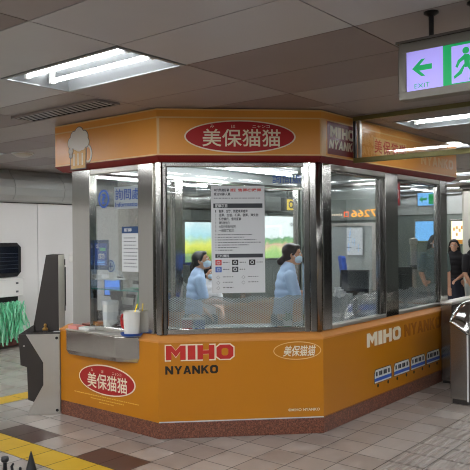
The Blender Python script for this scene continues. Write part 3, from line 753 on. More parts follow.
mb = MB(); mb.bb((4.22, 4.97, .862), (4.46, 5.21, .99)); tag(mb.build('cash_drawer', MT['dark'], None, (4.34, 5.10, .862), bevel=.005), 'dark drawer unit under the monitor with blue screen', 'drawer')
# desk phone / card reader, paper stacks, cups and pitcher
t = thing('card_reader', (4.20, 4.88, .862), 'black card reader terminal on a stem behind the ticket window', 'card reader')
mb = MB(); mb.tube((4.20, 4.88, .862), (4.20, 4.88, 1.02), .016); mb.lathe((4.20, 4.88, .862), [(.06, 0), (.06, .012), (.02, .016)]); mb.build('stem', MT['dark'], t)
mb = MB(); mb.box((4.19, 4.88, 1.11), (.05, .10, .20), None, Matrix.Rotation(-.25, 3, 'Y')); mb.build('body', MT['blackp'], t, bevel=.008)
mb = MB(); mb.box((4.158, 4.88, 1.145), (.004, .075, .06), None, Matrix.Rotation(-.25, 3, 'Y')); mb.build('display', MT['screend'], t)
rnd = random.Random(11)
for k in range(5):
    mb = MB(); z = .862+.03*k
    mb.box((4.36, 4.84, z+.015), (.17, .17, .028), None, Matrix.Rotation(rnd.uniform(-.2, .2), 3, 'Z'))
    tag(mb.build('paper_stack', MT['paper'], None, (4.36, 4.84, z), bevel=.003), 'ream of white paper in the untidy pile by the right ticket window column', 'paper', 'paper pile behind the ticket window')
t = thing('document_rack', (4.38, 4.845, 1.012), 'black letter rack full of white papers above the paper pile', 'rack')
for k, (m_, h_) in enumerate((('white', .10), ('blackp', .13), ('paper', .17), ('green', .19), ('paper', .22), ('blackp', .25))):
    MB().box((4.305+.026*k, 4.845, 1.025+h_/2), (.006, .13, h_), None, Matrix.Rotation(.15, 3, 'Y')).build('document', MT[m_], t)
mb = MB(); mb.bb((4.28, 4.765, 1.012), (4.47, 4.925, 1.025)); mb.bb((4.44, 4.765, 1.02), (4.46, 4.925, 1.28)); mb.bb((4.285, 4.765, 1.02), (4.295, 4.925, 1.06)); mb.build('rack_frame', MT['blackp'], t)
def cup(name, x, y, z, r, h, label, m='white', lid=None, cat='cup'):
    t = thing(name, (x, y, z), label, cat)
    mb = MB(); mb.lathe((x, y, z), [(.001, .001), (r*.86, 0), (r*.9, .01), (r, h), (r*.94, h), (r*.8, .02), (.001, .02)]); mb.build('body', MT[m], t, smooth=False)
    if lid: mb = MB(); mb.lathe((x, y, z+h), [(r*1.04, -.01), (r*1.04, .012), (r*.9, .022), (.001, .022)]); mb.build('lid', MT[lid], t)
    mb = MB(); mb.lathe((x, y, z+h*.35), [(r*.945, 0), (r*.985, h*.3), (r*.97, h*.3), (r*.93, 0)]); mb.build('sleeve', MT['paperg'], t)
    return t
cup('paper_tub', 4.10, 4.86, .862, .075, .23, 'tall white paper tub on the ticket counter behind the glass', lid='paper')
# pitcher on the tray outside
t = thing('pitcher', (3.935, 4.385, .852), 'white plastic pitcher with red handle standing in a blue dish on the tray', 'pitcher')
mb = MB(); mb.lathe((3.935, 4.385, .858), [(.001, 0), (.062, 0), (.066, .01), (.072, .18), (.078, .20), (.07, .20), (.06, .015), (.001, .015)]); mb.build('jug', MT['white'], t, smooth=False)
mb = MB(); pts = [(3.925, 4.452, .90), (3.92, 4.495, .92), (3.92, 4.505, .98), (3.92, 4.49, 1.02), (3.925, 4.455, 1.035)]
mb.chain([(p, .009) for p in pts]); mb.build('handle', MT['redp'], t, smooth=True)
mb = MB(); mb.cap((3.935, 4.37, 1.0), (3.955, 4.335, 1.12), .004); mb.build('yellow_stick', MT['yellow'], t)
mb = MB(); mb.lathe((3.935, 4.385, .852), [(.001, 0), (.088, 0), (.10, .022), (.094, .022), (.084, .005), (.001, .005)]); tag(mb.build('blue_dish', MT['blue'], None, (3.935, 4.385, .852)), 'round blue dish on the tray under the white pitcher', 'dish')
for k, (x, y, h, lab, m) in enumerate(((3.91, 5.12, .035, 'low pink and white box at the left end of the tray', 'pink'), (3.915, 4.97, .028, 'flat white leaflet box on the tray next to the pink box', 'white'), (4.08, 5.04, .05, 'beige card box on the counter behind the tray', 'orange3'))):
    mb = MB(); z = .852 if k < 2 else .862; mb.box((x, y, z+h/2), (.09, .13, h), None, Matrix.Rotation(.1*k, 3, 'Z')); mb.box((x, y, z+h+.002), (.07, .06, .004), MT['white']) if False else None
    tag(mb.build('card_box', MT[m], None, (x, y, z), bevel=.003), lab, 'box')
mb = MB(); mb.lathe((4.045, 4.585, .862), [(.001, 0), (.03, 0), (.032, .10), (.014, .13), (.014, .155), (.001, .155)]); tag(mb.build('red_bottle', MT['redp'], None, (4.045, 4.585, .862), smooth=False), 'small red bottle on the counter beside the white pitcher', 'bottle')

# ------------------------------------------------------------------ things inside the booth
monitor((6.2, 3.47, .86), math.radians(200), .30, .24, 'black monitor on the counter inside the first right window', 'screend', -.2, sh=.24)
monitor((7.25, 3.42, .86), math.radians(70), .26, .34, 'dark upright monitor inside the second right window', 'screend')
t = thing('document_holder', (5.87, 3.45, .86), 'white upright document holder on the counter left of the black monitor', 'document holder')
mb = MB(); mb.bb((5.81, 3.40, .86), (5.93, 3.405, 1.12)); mb.bb((5.81, 3.495, .86), (5.93, 3.50, 1.12)); mb.bb((5.925, 3.405, .86), (5.93, 3.495, 1.12)); mb.bb((5.81, 3.405, .86), (5.925, 3.495, .865)); mb.bb((5.81, 3.405, .865), (5.815, 3.495, .98)); mb.build('case', MT['white'], t)
for k in range(3): mb = MB(); mb.bb((5.82, 3.41+.028*k, .866), (5.92, 3.43+.028*k, 1.14+.02*k)); mb.build('document', MT['paper'], t)
def stool(x, y, rz, label, m):
    t = thing('office_chair', (x, y, .145), label, 'chair'); R = Matrix.Rotation(rz, 3, 'Z'); P = lambda a, b, c: V((x, y, .145))+R @ V((a, b, c))
    mb = MB(); mb.box(P(0, 0, .70), (.42, .42, .07), None, R); mb.build('seat', MT[m], t, bevel=.025)
    mb = MB(); mb.box(P(-.22, 0, 1.21), (.05, .27, .22), None, R @ Matrix.Rotation(-.12, 3, 'Y')); mb.build('backrest', MT[m], t, bevel=.02)
    mb = MB(); mb.chain([(P(-.12, 0, .66), .016), (P(-.25, 0, .74), .016), (P(-.235, 0, 1.1), .016)]); mb.build('back_bar', MT['blackp'], t)
    mb = MB(); mb.tube(P(0, 0, .1), P(0, 0, .67), .025); mb.build('post', MT['steeld'], t)
    for k in range(5):
        a = 2*math.pi*k/5; mb = MB(); e = P(.28*math.cos(a), .28*math.sin(a), .05); mb.cap(P(0, 0, .1), e, .02, .014); mb.ball(e-V((0, 0, .02)), .03); mb.build('leg', MT['blackp'], t)
stool(6.94, 3.79, math.radians(-50), 'high office chair with blue backrest inside the first right window', 'chairblue')
# posters on the end wall: map notice, strip imitating an LED reflection in the glass
FE = Frame((7.73, 0, 0), (0, -1, 0))
def map_poster(mb, fr, d):
    rnd = random.Random(8)
    for k in range(9):
        a, z = -4.41+rnd.random()*.15, 1.47+rnd.random()*.28
        fr.rect(mb, a, a+.004, z-.04, z+.06, d-.0004, d, MT['skyp']); fr.rect(mb, a-.03, a+.04, z, z+.004, d-.0004, d, MT['ink'])
notice('map_notice', FE, -4.43, -4.197, 1.444, 1.80, .015, 'white map sheet on the door inside the first right window', map_poster)
t = thing('led_reflection', (7.74, 4.33, 1.90), 'strip of mirrored amber characters standing in for an LED reflection in the glass', 'display')
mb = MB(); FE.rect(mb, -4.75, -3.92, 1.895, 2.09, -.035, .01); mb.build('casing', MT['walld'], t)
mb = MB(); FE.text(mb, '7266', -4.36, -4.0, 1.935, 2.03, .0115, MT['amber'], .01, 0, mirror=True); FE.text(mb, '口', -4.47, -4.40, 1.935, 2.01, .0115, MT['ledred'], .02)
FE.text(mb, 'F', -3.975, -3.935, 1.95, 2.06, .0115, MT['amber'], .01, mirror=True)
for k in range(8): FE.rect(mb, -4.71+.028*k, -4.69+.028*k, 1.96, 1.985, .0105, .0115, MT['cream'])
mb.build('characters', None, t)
# red vertical poster stuck inside the second right window
def red_poster(mb, fr, d):
    fr.rect(mb, 6.535, 6.60, 2.04, 2.235, d-.0005, d, MT['redp']); fr.ring(mb, 6.56, 2.13, .03, .05, .012, d, d+.0005, MT['white'], 20)
notice('red_poster', FR, 6.53, 6.62, 2.01, 2.26, -WI-.018, 'narrow red poster at the top left of the second right window', red_poster, 'poster', 'maroon')
# ------------------------------------------------------------------ hall signs beyond
def lightbox(name, fr, a0, a1, z0, z1, m, label, extra=None, cat='lightbox'):
    t = thing(name, fr.p((a0+a1)/2, z0, 0), label, cat)
    mb = MB(); fr.rect(mb, a0-.05, a1+.05, z0-.05, z1+.05, 0, .07); mb.build('frame', MT['steeld'], t, bevel=.005)
    mb = MB(); fr.rect(mb, a0, a1, z0, z1, .0705, .073); mb.build('lit_face', m, t)
    if extra: mb = MB(); extra(mb, fr, .0745); mb.build('print', None, t)
    return t
FW = Frame((0, 9.48, 0), (1, 0, 0))
lightbox('advert_lightbox', FW, 12.1, 15.3, 1.18, 2.17, landscape_mat('advert_hills', 1.18-1.18, .99, 12.1, False), 'bright white backlit advert with green hills seen through the corner window right half', lambda mb, fr, d: fr.text(mb, '幸福就在這裡', 13.6, 14.9, 1.93, 2.03, d, MT['ink'], .0))
lightbox('advert_lightbox', FW, 9.9, 11.9, 1.18, 2.0, landscape_mat('advert_meadow', 0, .82, 9.9, True), 'yellow green backlit advert seen through the corner window left of the notice')
FX = Frame((17.95, 0, 0), (0, -1, 0))
def warm(mb, fr, d):
    rnd = random.Random(6)
    for k in range(16): a, z = -6.98+rnd.random()*.8, 1.6+rnd.random()*.3; fr.rect(mb, a, a+.06, z, z+.09, d-.0005, d, MT['orange2'] if k % 2 else MT['tan'])
    fr.rect(mb, -7.0, -6.0, 1.45, 1.56, d-.0005, d, MT['orange2'])
lightbox('advert_lightbox', FX, -7.02, -6.0, 1.45, 2.06, MT['poster_lit'], 'warm yellow backlit poster behind the woman in black at far right', warm)
lightbox('advert_lightbox', FX, -8.06, -7.53, 1.53, 2.07, MT['skyp'], 'blue backlit panel seen through the second right window')
t = thing('hanging_sign', (13.9, 9.0, CEIL), 'black overhead direction sign with yellow symbols seen through the corner window', 'sign')
F3 = Frame((0, 8.95, 0), (1, 0, 0))
mb = MB(); F3.rect(mb, 12.75, 13.95, 2.27, 2.58, -.1, 0); mb.build('panel', MT['blackp'], t)
mb = MB()
F3.rect(mb, 12.85, 13.2, 2.30, 2.55, 0, .002, MT['yellow']); F3.poly(mb, [(13.5, 2.5), (13.4, 2.38), (13.46, 2.38), (13.46, 2.32), (13.54, 2.32), (13.54, 2.38), (13.6, 2.38)], 0, .002, MT['yellow']); F3.rect(mb, 13.3, 13.7, 2.29, 2.31, 0, .002, MT['yellow'])
F3.ring(mb, 13.02, 2.43, .1, .09, .04, .002, .003, MT['blackp'], 20); mb.build('symbols', None, t)
for x in (12.95, 13.75): MB().tube((x, 9.0, 2.58), (x, 9.0, CEIL), .02).build('hanger', MT['steeld'], t)
# second emergency exit sign, lit, hanging beyond the booth's right end
t = thing('exit_sign', (11.2, 4.75, CEIL), 'small lit green and white exit sign seen through the second right window', 'exit sign')
F4 = Frame((11.2, 0, 0), (0, -1, 0)); mb = MB(); F4.rect(mb, -5.03, -4.55, 2.19, 2.45, -.06, 0); mb.build('housing', MT['signgrey'], t)
mb = MB(); F4.rect(mb, -5.0, -4.58, 2.21, 2.43, 0, .003, MT['skyp']); F4.rect(mb, -4.80, -4.6, 2.23, 2.41, .003, .004, MT['greensign']); F4.poly(mb, [(-4.97, 2.32), (-4.91, 2.38), (-4.91, 2.34), (-4.83, 2.34), (-4.83, 2.30), (-4.91, 2.30), (-4.91, 2.26)], .003, .004, MT['greensign']); mb.build('lit_face', None, t)
mb = MB(); mb.tube((11.23, 4.8, 2.45), (11.23, 4.8, CEIL), .02); mb.build('hanger', MT['steeld'], t)

# ------------------------------------------------------------------ exit sign in front
def exit_sign():
    X = 3.121; F = Frame((X, 0, 0), (0, -1, 0)); t = thing('exit_sign', (X, 1.25, CEIL), 'large lit exit sign with green arrow and running figure hanging at upper right', 'exit sign')
    a0, a1, z0, z1 = -1.487, -.985, 2.370, 2.650
    mb = MB(); e = .038
    F.rect(mb, a0, a1, z0, z0+e, -.08, 0); F.rect(mb, a0, a1, z1-e-.008, z1, -.08, 0); F.rect(mb, a0, a0+e, z0+e, z1-e-.008, -.08, 0); F.rect(mb, a1-e, a1, z0+e, z1-e-.008, -.08, 0); F.rect(mb, a0+e, a1-e, z0+e, z1-e-.008, -.075, -.02)
    mb.build('housing', MT['signgrey'], t, bevel=.003)
    mb = MB(); F.rect(mb, a0-.012, a1+.012, z1, z1+.012, -.09, .01); mb.build('lid', MT['steeld'], t)
    mb = MB(); b0, b1 = z0+e, z1-e-.008; F.rect(mb, a0+e, a1-e, b0, b1, -.02, -.008); mb.build('lit_face', MT['lav'], t)
    g = MB(); d = -.0065; m = MT['greensign']; H_ = b1-b0; zc = (b0+b1)/2+.012
    # arrow
    F.poly(g, [(-1.420, zc), (-1.372, zc+.042), (-1.352, zc+.042), (-1.382, zc+.013), (-1.318, zc+.013), (-1.318, zc-.013), (-1.382, zc-.013), (-1.352, zc-.042), (-1.372, zc-.042)], -.008, d, m)
    F.text(g, 'EXIT', -1.408, -1.328, b0+.012, b0+.034, d, MT['greensign'], .0)
    # green square with the pale doorway and running figure
    s0 = -1.262; s1 = s0+H_
    F.rect(g, s0, s1, b0, b1, -.008, d, m)
    F.rect(g, s0+.042, s1-.012, b0+.008, b1-.012, d, d+.001, MT['lav'])
    P = lambda x, z: (s0+.048+x*(H_-.07), b0+.012+z*(H_-.03))
    F.oval(g, *P(.50, .86), .016, .016, d+.001, d+.002, m, 20)
    F.poly(g, [P(.42, .76), P(.62, .74), P(.66, .40), P(.46, .38)], d+.001, d+.002, m)          # trunk
    F.poly(g, [P(.46, .76), P(.20, .62), P(.10, .44), P(.18, .40), P(.28, .54), P(.46, .62)], d+.001, d+.002, m)   # arm
    F.poly(g, [P(.58, .74), P(.80, .60), P(.96, .66), P(.98, .58), P(.78, .48), P(.60, .58)], d+.001, d+.002, m)
    F.poly(g, [P(.46, .42), P(.34, .22), P(.06, .10), P(.04, .18), P(.24, .30), P(.44, .50)], d+.001, d+.002, m)
    F.poly(g, [P(.52, .44), P(.66, .44), P(.82, .26), P(.72, .0), P(.62, .02), P(.68, .24)], d+.001, d+.002, m)
    g.build('pictogram', None, t)
    for y in (1.333, 1.12):
        mb = MB(); mb.tube((X+.04, y, z1+.01), (X+.04, y, CEIL-.012), .0125); mb.build('hanger', MT['blackp'], t, smooth=False)
        mb = MB(); mb.lathe((X+.04, y, CEIL), [(.036, 0), (.036, -.008), (.016, -.02), (.016, 0)]); mb.build('flange', MT['blackp'], t)
exit_sign()
# ------------------------------------------------------------------ glass smoke screen
def smoke_screen():
    X = 5.5; t = thing('smoke_screen', (X, 1.7, CEIL), 'glass smoke screen hanging from the ceiling at right of the booth sign', 'smoke screen')
    y0, y1 = .2, 3.072
    mb = MB(); mb.bb((X-.003, y0, 2.41), (X+.003, y1-.06, 2.75)); mb.build('glass_pane', MT['smoke'], t)
    mb = MB(); mb.bb((X-.018, y0, 2.365), (X+.018, y1, 2.41)); mb.build('bottom_rail', MT['olive'], t, bevel=.003)
    mb = MB(); mb.bb((X-.02, y0, 2.75), (X+.02, y1, CEIL)); mb.build('top_rail', MT['olive'], t, bevel=.003)
    mb = MB(); mb.bb((X-.018, y1-.022, 2.41), (X+.018, y1, 2.75)); mb.build('end_post', MT['dark'], t, bevel=.003)
    mb = MB(); mb.bb((X-.02, y1-.07, 2.41), (X+.02, y1-.045, 2.75)); mb.build('end_post', MT['steelp'], t, bevel=.003)
smoke_screen()

# ------------------------------------------------------------------ gates
def left_gate():
    P0 = V((3.94, 5.425, 0)); F = Frame(P0, (1, -1, 0))
    t = thing('ticket_gate', F.p(-.15, 0, -.15), 'charcoal and steel gate post unit left of the booth with tall slanted head', 'ticket gate')
    mb = MB(); F.poly(mb, [(0, 0), (0, .775), (-.317, .775), (-.155, .50), (-.155, .285), (-.245, .125), (-.314, 0)], -.03, 0)
    mb.build('side_panel', MT['steelp'], t, bevel=.003, label='pale steel side panel')
    for a, z in ((-.025, .735), (-.025, .04)): mb = MB(); F.oval(mb, a, z, .014, .014, 0, .004, None, 16); mb.build('bolt', MT['blackp'], t)
    mb = MB(); F.poly(mb, [(-.005, .0), (-.005, .77), (-.392, .77), (-.375, .475), (-.315, .455), (-.305, .14), (-.255, .12), (-.2, 0)], -.30, -.032); mb.build('body', MT['darkm'], t, bevel=.004)
    mb = MB(); F.oval(mb, -.34, .66, .008, .008, -.032, -.026, None, 14); mb.build('lock', MT['steelp'], t)
    mb = MB(); F.rect(mb, -.32, .004, .775, .79, -.30, .004); F.poly(mb, [(-.39, .77), (-.25, .86), (-.25, .775), (-.39, .765)], -.30, -.05); mb.build('top_plate', MT['dark'], t, bevel=.003)
    mb = MB(); F.poly(mb, [(-.27, .79), (-.02, .79), (-.02, 1.535), (-.135, 1.535)], -.47, -.085); hd = mb.build('head', MT['darkm'], t, bevel=.004)
    mb = MB(); F.rect(mb, -.0185, -.012, .80, 1.53, -.44, -.09); mb.build('edge_strip', MT['steelp'], hd)
    mb = MB()
    for z in (.95, 1.42): F.rect(mb, -.012, -.004, z, z+.06, -.45, -.43)
    F.rect(mb, -.012, -.002, 1.0, 1.40, -.468, -.445); mb.build('hinge', MT['blackp'], hd)
    b = thing('counter_bell', F.p(-.14, .79, -.04), 'small brass bell on a dark base on top of the left gate', 'bell'); c = F.p(-.14, .79, -.04)
    mb = MB(); mb.lathe(c, [(.036, 0), (.036, .010), (.03, .016), (.001, .016)]); mb.build('base', MT['dark'], b)
    mb = MB(); mb.lathe(c+V((0, 0, .016)), [(.028, 0), (.026, .02), (.012, .03), (.012, .04), (.016, .05), (.010, .064), (.001, .066)]); mb.build('dome', MT['brass'], b, smooth=True)
    mb = MB(); F2 = F; F2.rect(mb, -.06, 0, .790, .793, -.08, -.02); tag(mb.build('paper_card', MT['paper'], None, F.p(-.03, .790, -.05)), 'white card lying on the left gate top beside the brass bell', 'card')
left_gate()
def right_gates():
    t = thing('ticket_gate', (7.4, 2.53, 0), 'steel ticket gate cabinet with curved lid at the right edge, nearest', 'ticket gate')
    def sec(x, zl, zr, y0=2.435, y1=2.62): return [(x, y0, .05), (x, y1, .05), (x, y1, zl), (x, y0, zr)]
    mb = MB(); mb.loft([sec(6.6, .815, .70), sec(8.3, .815, .70)]); mb.build('cabinet', MT['steeld'], t, bevel=.006)
    mb = MB(); q = lambda x, dz: [(x, 2.43, .70+dz-.0), (x, 2.625, .815+dz), (x, 2.61, .90+dz), (x, 2.56, .965+dz*.6), (x, 2.43, .93+dz*.6)]
    s = []
    for x, k in ((6.60, 0), (6.63, .25), (6.67, .48), (6.72, .68), (6.78, .84), (6.85, .94), (6.95, 1), (8.3, 1)):
        s.append([(x, 2.43, .702), (x, 2.625, .817), (x, 2.622, .825+.14*k), (x, 2.60, .822+.175*k), (x, 2.56, .80+.215*k), (x, 2.50, .765+.24*k), (x, 2.43, .72+.25*k)])
    mb.loft(s); mb.build('lid', MT['steel'], t, smooth=True)
    mb = MB(); mb.bb((6.62, 2.45, 0), (8.28, 2.605, .05)); mb.build('base', MT['dark'], t)
    mb = MB(); mb.bb((6.592, 2.432, .04), (6.60, 2.446, .70)); mb.build('edge_strip', MT['white'], t)  # white strip stands for the highlight along this front edge
    t = thing('ticket_gate', (7.95, 3.0, 0), 'grey steel ticket gate cabinet against the booth right end, behind the nearest gate', 'ticket gate')
    mb = MB(); mb.bb((7.45, 2.93, .03), (8.45, 3.06, .90)); mb.build('cabinet', MT['steeld'], t, bevel=.006)
    mb = MB(); mb.bb((7.44, 2.92, .90), (8.45, 3.07, .935)); mb.build('lid', MT['steelp'], t, bevel=.012)
    mb = MB(); mb.bb((7.47, 2.94, 0), (8.43, 3.05, .03)); mb.build('base', MT['dark'], t)
right_gates()

# ------------------------------------------------------------------ things at the far wall on the left
t = thing('wall_display', (5.85, 9.44, 1.1), 'dark display panel with clipped corners on the white far wall', 'display')
mb = MB(); c = .07; a0, a1, z0, z1 = 5.25, 6.13, 1.095, 1.63
FWL = Frame((0, 9.487, 0), (1, 0, 0))
pl = [(a0+c, z0), (a1-c, z0), (a1, z0+c), (a1, z1-c), (a1-c, z1), (a0+c, z1), (a0, z1-c), (a0, z0+c)]
FWL.poly(mb, pl, 0, .06); mb.build('casing', MT['blackp'], t, bevel=.004)
mb = MB(); FWL.rect(mb, a0+.05, a1-.05, z0+.06, z1-.06, .06, .062); mb.build('screen', MT['screend'], t)
mb = MB()
for k in range(5): FWL.rect(mb, 5.75, 6.08, 1.22+.06*k, 1.225+.06*k, .062, .063)
mb.build('lines', MT['inkd'], t)
t = thing('bag_dispenser', (5.8, 9.3, .74), 'white dispenser box below the dark display on the far wall', 'dispenser')
mb = MB(); mb.loft([[(x, 9.22, .80), (x, 9.486, .80), (x, 9.486, 1.075), (x, 9.22, 1.075)] for x in (5.0, 6.03)]); mb.build('box', MT['white'], t, bevel=.01)
mb = MB(); mb.bb((4.95, 9.21, 1.06), (6.05, 9.486, 1.085)); mb.build('lid', MT['wallw'], t, bevel=.004)
for z in (.86, .99): MB().bb((5.9, 9.212, z), (5.94, 9.22, z+.03)).build('latch', MT['ink'], t)
mb = MB(); mb.bb((5.1, 9.26, .72), (5.96, 9.47, .80)); mb.build('rail', MT['blackp'], t)
def strips():
    mb = MB(); rnd = random.Random(12)
    for k in range(420):
        x = rnd.uniform(5.02, 5.98); y = rnd.uniform(9.12, 9.38); z = rnd.uniform(.66, .745); wd = rnd.uniform(.012, .026); pts = []
        ax = rnd.uniform(-.09, .09); ay = rnd.uniform(-.14, .02); L_ = rnd.uniform(.30, .62); ph = rnd.random()*6; am = rnd.uniform(.01, .035)
        for i in range(8):
            f = i/7; pts.append(V((x+ax*f+am*math.sin(ph+f*9), y+ay*math.sin(f*1.6)+am*.7*math.cos(ph+f*7), z-L_*f)))
        vs = []; a = rnd.uniform(0, 3.14)
        for i, p_ in enumerate(pts):
            dx, dy = math.cos(a+i*.35)*wd/2, math.sin(a+i*.35)*wd/2; vs += [p_+V((dx, dy, 0)), p_-V((dx, dy, 0))]
        mb.add(vs, [(2*i, 2*i+1, 2*i+3, 2*i+2) for i in range(7)], MT['green'] if k % 3 else MT['greenp'])
    o = mb.build('plastic_strips', None, None, (5.8, 9.35, .1), smooth=True); tag(o, 'bunch of green plastic strips hanging under the white dispenser box', 'plastic strips', None, 'stuff')
strips()

# ------------------------------------------------------------------ black finials of a railing close to the camera
def finials():
    t = thing('black_railing', (1.075, 1.68, 0), 'black metal railing with pointed finial and round cap at bottom left corner', 'railing')
    d = (V((1.103, 1.655, 0))-V((1.056, 1.712, 0))).normalized()
    a = V((1.056, 1.712, 0)); b = V((1.103, 1.655, 0))
    mb = MB(); mb.tube(a-d*.12+V((0, 0, .985)), b+d*.12+V((0, 0, .985)), .008); mb.tube(a-d*.12+V((0, 0, .3)), b+d*.12+V((0, 0, .3)), .008); mb.build('rail', MT['blackp'], t)
    for k in (-.9, .28, 2):
        p_ = a+(b-a)*k; mb = MB(); mb.tube((p_.x, p_.y, 0), (p_.x, p_.y, 1.02), .006); mb.build('bar', MT['blackp'], t)
    mb = MB(); mb.lathe(a, [(.008, .0), (.008, 1.03), (.006, 1.05), (.005, 1.066), (.010, 1.07), (.011, 1.078), (.009, 1.083), (.001, 1.084)], seg=16); mb.build('capped_post', MT['blackp'], t)
    mb = MB(); mb.lathe(b, [(.006, 0), (.006, 1.0), (.018, 1.02), (.019, 1.03), (.014, 1.05), (.004, 1.088), (.001, 1.098)], seg=18); mb.build('spear_finial', MT['blackp'], t)
    mb = MB(); c = a+(b-a)*.42
    mb.chain([(c+V((0, 0, 1.0)), .004), (c+d*-.008+V((0, 0, 1.03)), .004), (c+d*-.012+V((0, 0, 1.055)), .004), (c+d*-.008+V((0, 0, 1.062)), .003)])
    mb.chain([(c+d*.012+V((0, 0, 1.0)), .004), (c+d*.012+V((0, 0, 1.05)), .004)]); mb.build('scroll', MT['blackp'], t)
finials()

# ------------------------------------------------------------------ people
def person(loc, rz, Hh, label, arms, lean=0, head_yaw=0, head_pitch=0, hair='hair', hairstyle='short', shirt='shirt', trousers='navycloth', mask=True, vox=.011, stride=0, group=None, skirt=False, extra=None, female=False):
    t = thing('person', loc, label, 'person', group)
    R = Matrix.Rotation(rz, 3, 'Z'); s = Hh/1.7; L0 = V(loc)
    def W(x, y, z):
        z0 = .90
        if z > z0: x = x+(z-z0)*lean
        return L0+R @ V((x*s, y*s, z*s))
    sw = .17 if female else .19
    b = MB(); ck = lambda *a: b.chain(list(a)); r = lambda v: v*s
    # trunk
    for z, wx, wy in ((.93, .10, .155), (1.03, .092, .13), (1.14, .10, .135), (1.25, .108, .155), (1.34, .10, .165), (1.41, .075, .13)):
        b.ball(W(0, 0, z), (r(wx), r(wy), r(.09)), R=R)
    ck((W(0, 0, 1.42), r(.062)), (W(.015, 0, 1.53), r(.052)))
    # head
    hc = W(.03, 0, 1.595); HR = R @ Matrix.Rotation(head_yaw, 3, 'Z') @ Matrix.Rotation(-head_pitch, 3, 'Y')
    hp_ = lambda x, y, z: hc+HR @ V((x*s, y*s, z*s))
    b.ball(hp_(-.005, 0, .02), (r(.095), r(.076), r(.092)), R=HR); b.ball(hp_(.028, 0, -.045), (r(.066), r(.058), r(.066)), R=HR)
    b.ball(hp_(.062, 0, -.088), (r(.03), r(.032), r(.024)), R=HR); b.cap(hp_(.088, 0, .012), hp_(.103, 0, -.028), r(.011), r(.016))
    for y in (-1, 1): b.ball(hp_(0, y*.078, -.005), (r(.022), r(.010), r(.032)), R=HR); b.ball(hp_(.083, y*.03, .028), (r(.012), r(.026), r(.009)), R=HR)
    b.ball(hp_(.088, 0, -.06), (r(.010), r(.024), r(.010)), R=HR)
    # legs
    hips = []
    for y in (-1, 1):
        f = stride*y
        kn = W(.03+f*.5, y*.095, .49); an = W(f-.02, y*.095, .09); ck((W(0, y*.09, .90), r(.088)), (kn, r(.056)), (an, r(.038)))
        ck((an+V((0, 0, -.03*s)), r(.036)), (an+R @ V((.15*s, 0, -.055*s)), r(.03))); hips.append((kn, an))
    # arms + hands
    AR = []
    for y, (el, wr, curl) in zip((1, -1), arms):
        sh = W(-.005, y*sw, 1.37); e = W(*el); q = W(*wr); ck((sh, r(.052)), (e, r(.041)), (q, r(.028))); AR.append((sh, e, q))
        f = (q-e).normalized(); upv = V((0, 0, 1)); side = f.cross(upv)
        side = side.normalized() if side.length > .1 else R @ V((0, 1, 0)); nrm = side.cross(f).normalized()
        pm = q+f*r(.05); HM = Matrix((f, side, nrm)).transposed(); b.ball(pm, (r(.05), r(.040), r(.017)), R=HM)
        for k, ln in enumerate((.068, .076, .071, .056)):
            o = pm+f*r(.036)+side*r(-.030+.020*k); m1 = o+(f*math.cos(curl*.5)-nrm*math.sin(curl*.5))*r(ln*.5); m2 = m1+(f*math.cos(curl*1.4)-nrm*math.sin(curl*1.4))*r(ln*.5)
            ck((o, r(.0095)), (m1, r(.009)), (m2, r(.0075)))
        sg = -1 if y > 0 else 1
        sg = -1 if (side.dot(R @ V((0, 1, 0))) > 0) == (y > 0) else 1
        o = pm-f*r(.02)+side*sg*r(.03); ck((o, r(.012)), (o+f*r(.03)+side*sg*r(.02)-nrm*r(.008), r(.010)), (o+f*r(.062)+side*sg*r(.014)-nrm*r(.018), r(.008)))
    body = b.build('body', MT['skin'], t, voxel=vox*.72, sm=3)
    # eyes and brows
    for y in (-1, 1):
        m = MB(); m.ball(hp_(.083, y*.031, .008), (r(.012), r(.016), r(.009)), R=HR); m.build('eye', MT['eyew'], t, smooth=True)
        m = MB(); m.ball(hp_(.0925, y*.031, .008), (r(.004), r(.007), r(.007)), R=HR); m.build('pupil', MT['blackp'], t, smooth=True)
        m = MB(); m.ball(hp_(.0905, y*.032, .034), (r(.006), r(.022), r(.004)), R=HR); m.build('eyebrow', MT['hair'], t, smooth=True)
    # shirt with short sleeves
    m = MB()
    for z, wx, wy in ((.90, .118, .170), (1.0, .112, .158), (1.09, .112, .150), (1.18, .118, .160), (1.27, .122, .172), (1.35, .112, .182), (1.415, .088, .15)):
        m.ball(W(0, 0, z), (r(wx), r(wy), r(.095)), R=R)
    m.cap(W(.0, 0, 1.42), W(.008, 0, 1.475), r(.074), r(.066))
    for sh, e, q in AR: m.cap(sh, sh+(e-sh)*.78, r(.067), r(.062))
    m.build('shirt', MT[shirt], t, voxel=vox, sm=5)
    # trousers or skirt
    m = MB()
    if skirt:
        m.loft([[W(a*math.cos(q)*.8, a*math.sin(q), z) for q in [2*math.pi*i/20 for i in range(20)]] for a, z in ((.15, .98), (.17, .88), (.19, .6), (.22, .22), (.215, .20), (.14, .9))])
        m.build('skirt', MT[trousers], t, voxel=vox, sm=4)
    else:
        m.ball(W(0, 0, .90), (r(.122), r(.172), r(.10)), R=R)
        for y, (kn, an) in zip((-1, 1), hips): m.chain([(W(0, y*.09, .86), r(.100)), (kn, r(.07)), (an, r(.06))])
        m.build('trousers', MT[trousers], t, voxel=vox, sm=4)
    for y, (kn, an) in zip((-1, 1), hips):
        m = MB(); m.chain([(an+R @ V((-.035*s, 0, -.048*s)), r(.042)), (an+R @ V((.06*s, 0, -.048*s)), r(.044)), (an+R @ V((.17*s, 0, -.055*s)), r(.035))]); m.build('shoe', MT['blackp'], t, voxel=vox, sm=3)
    # hair
    m = MB(); HB = HR @ Matrix.Rotation(-.30, 3, 'Y')
    m.ball(hp_(-.024, 0, .042), (r(.098), r(.086), r(.088)), R=HR); m.ball(hp_(-.045, 0, .0), (r(.066), r(.082), r(.085)), R=HR)
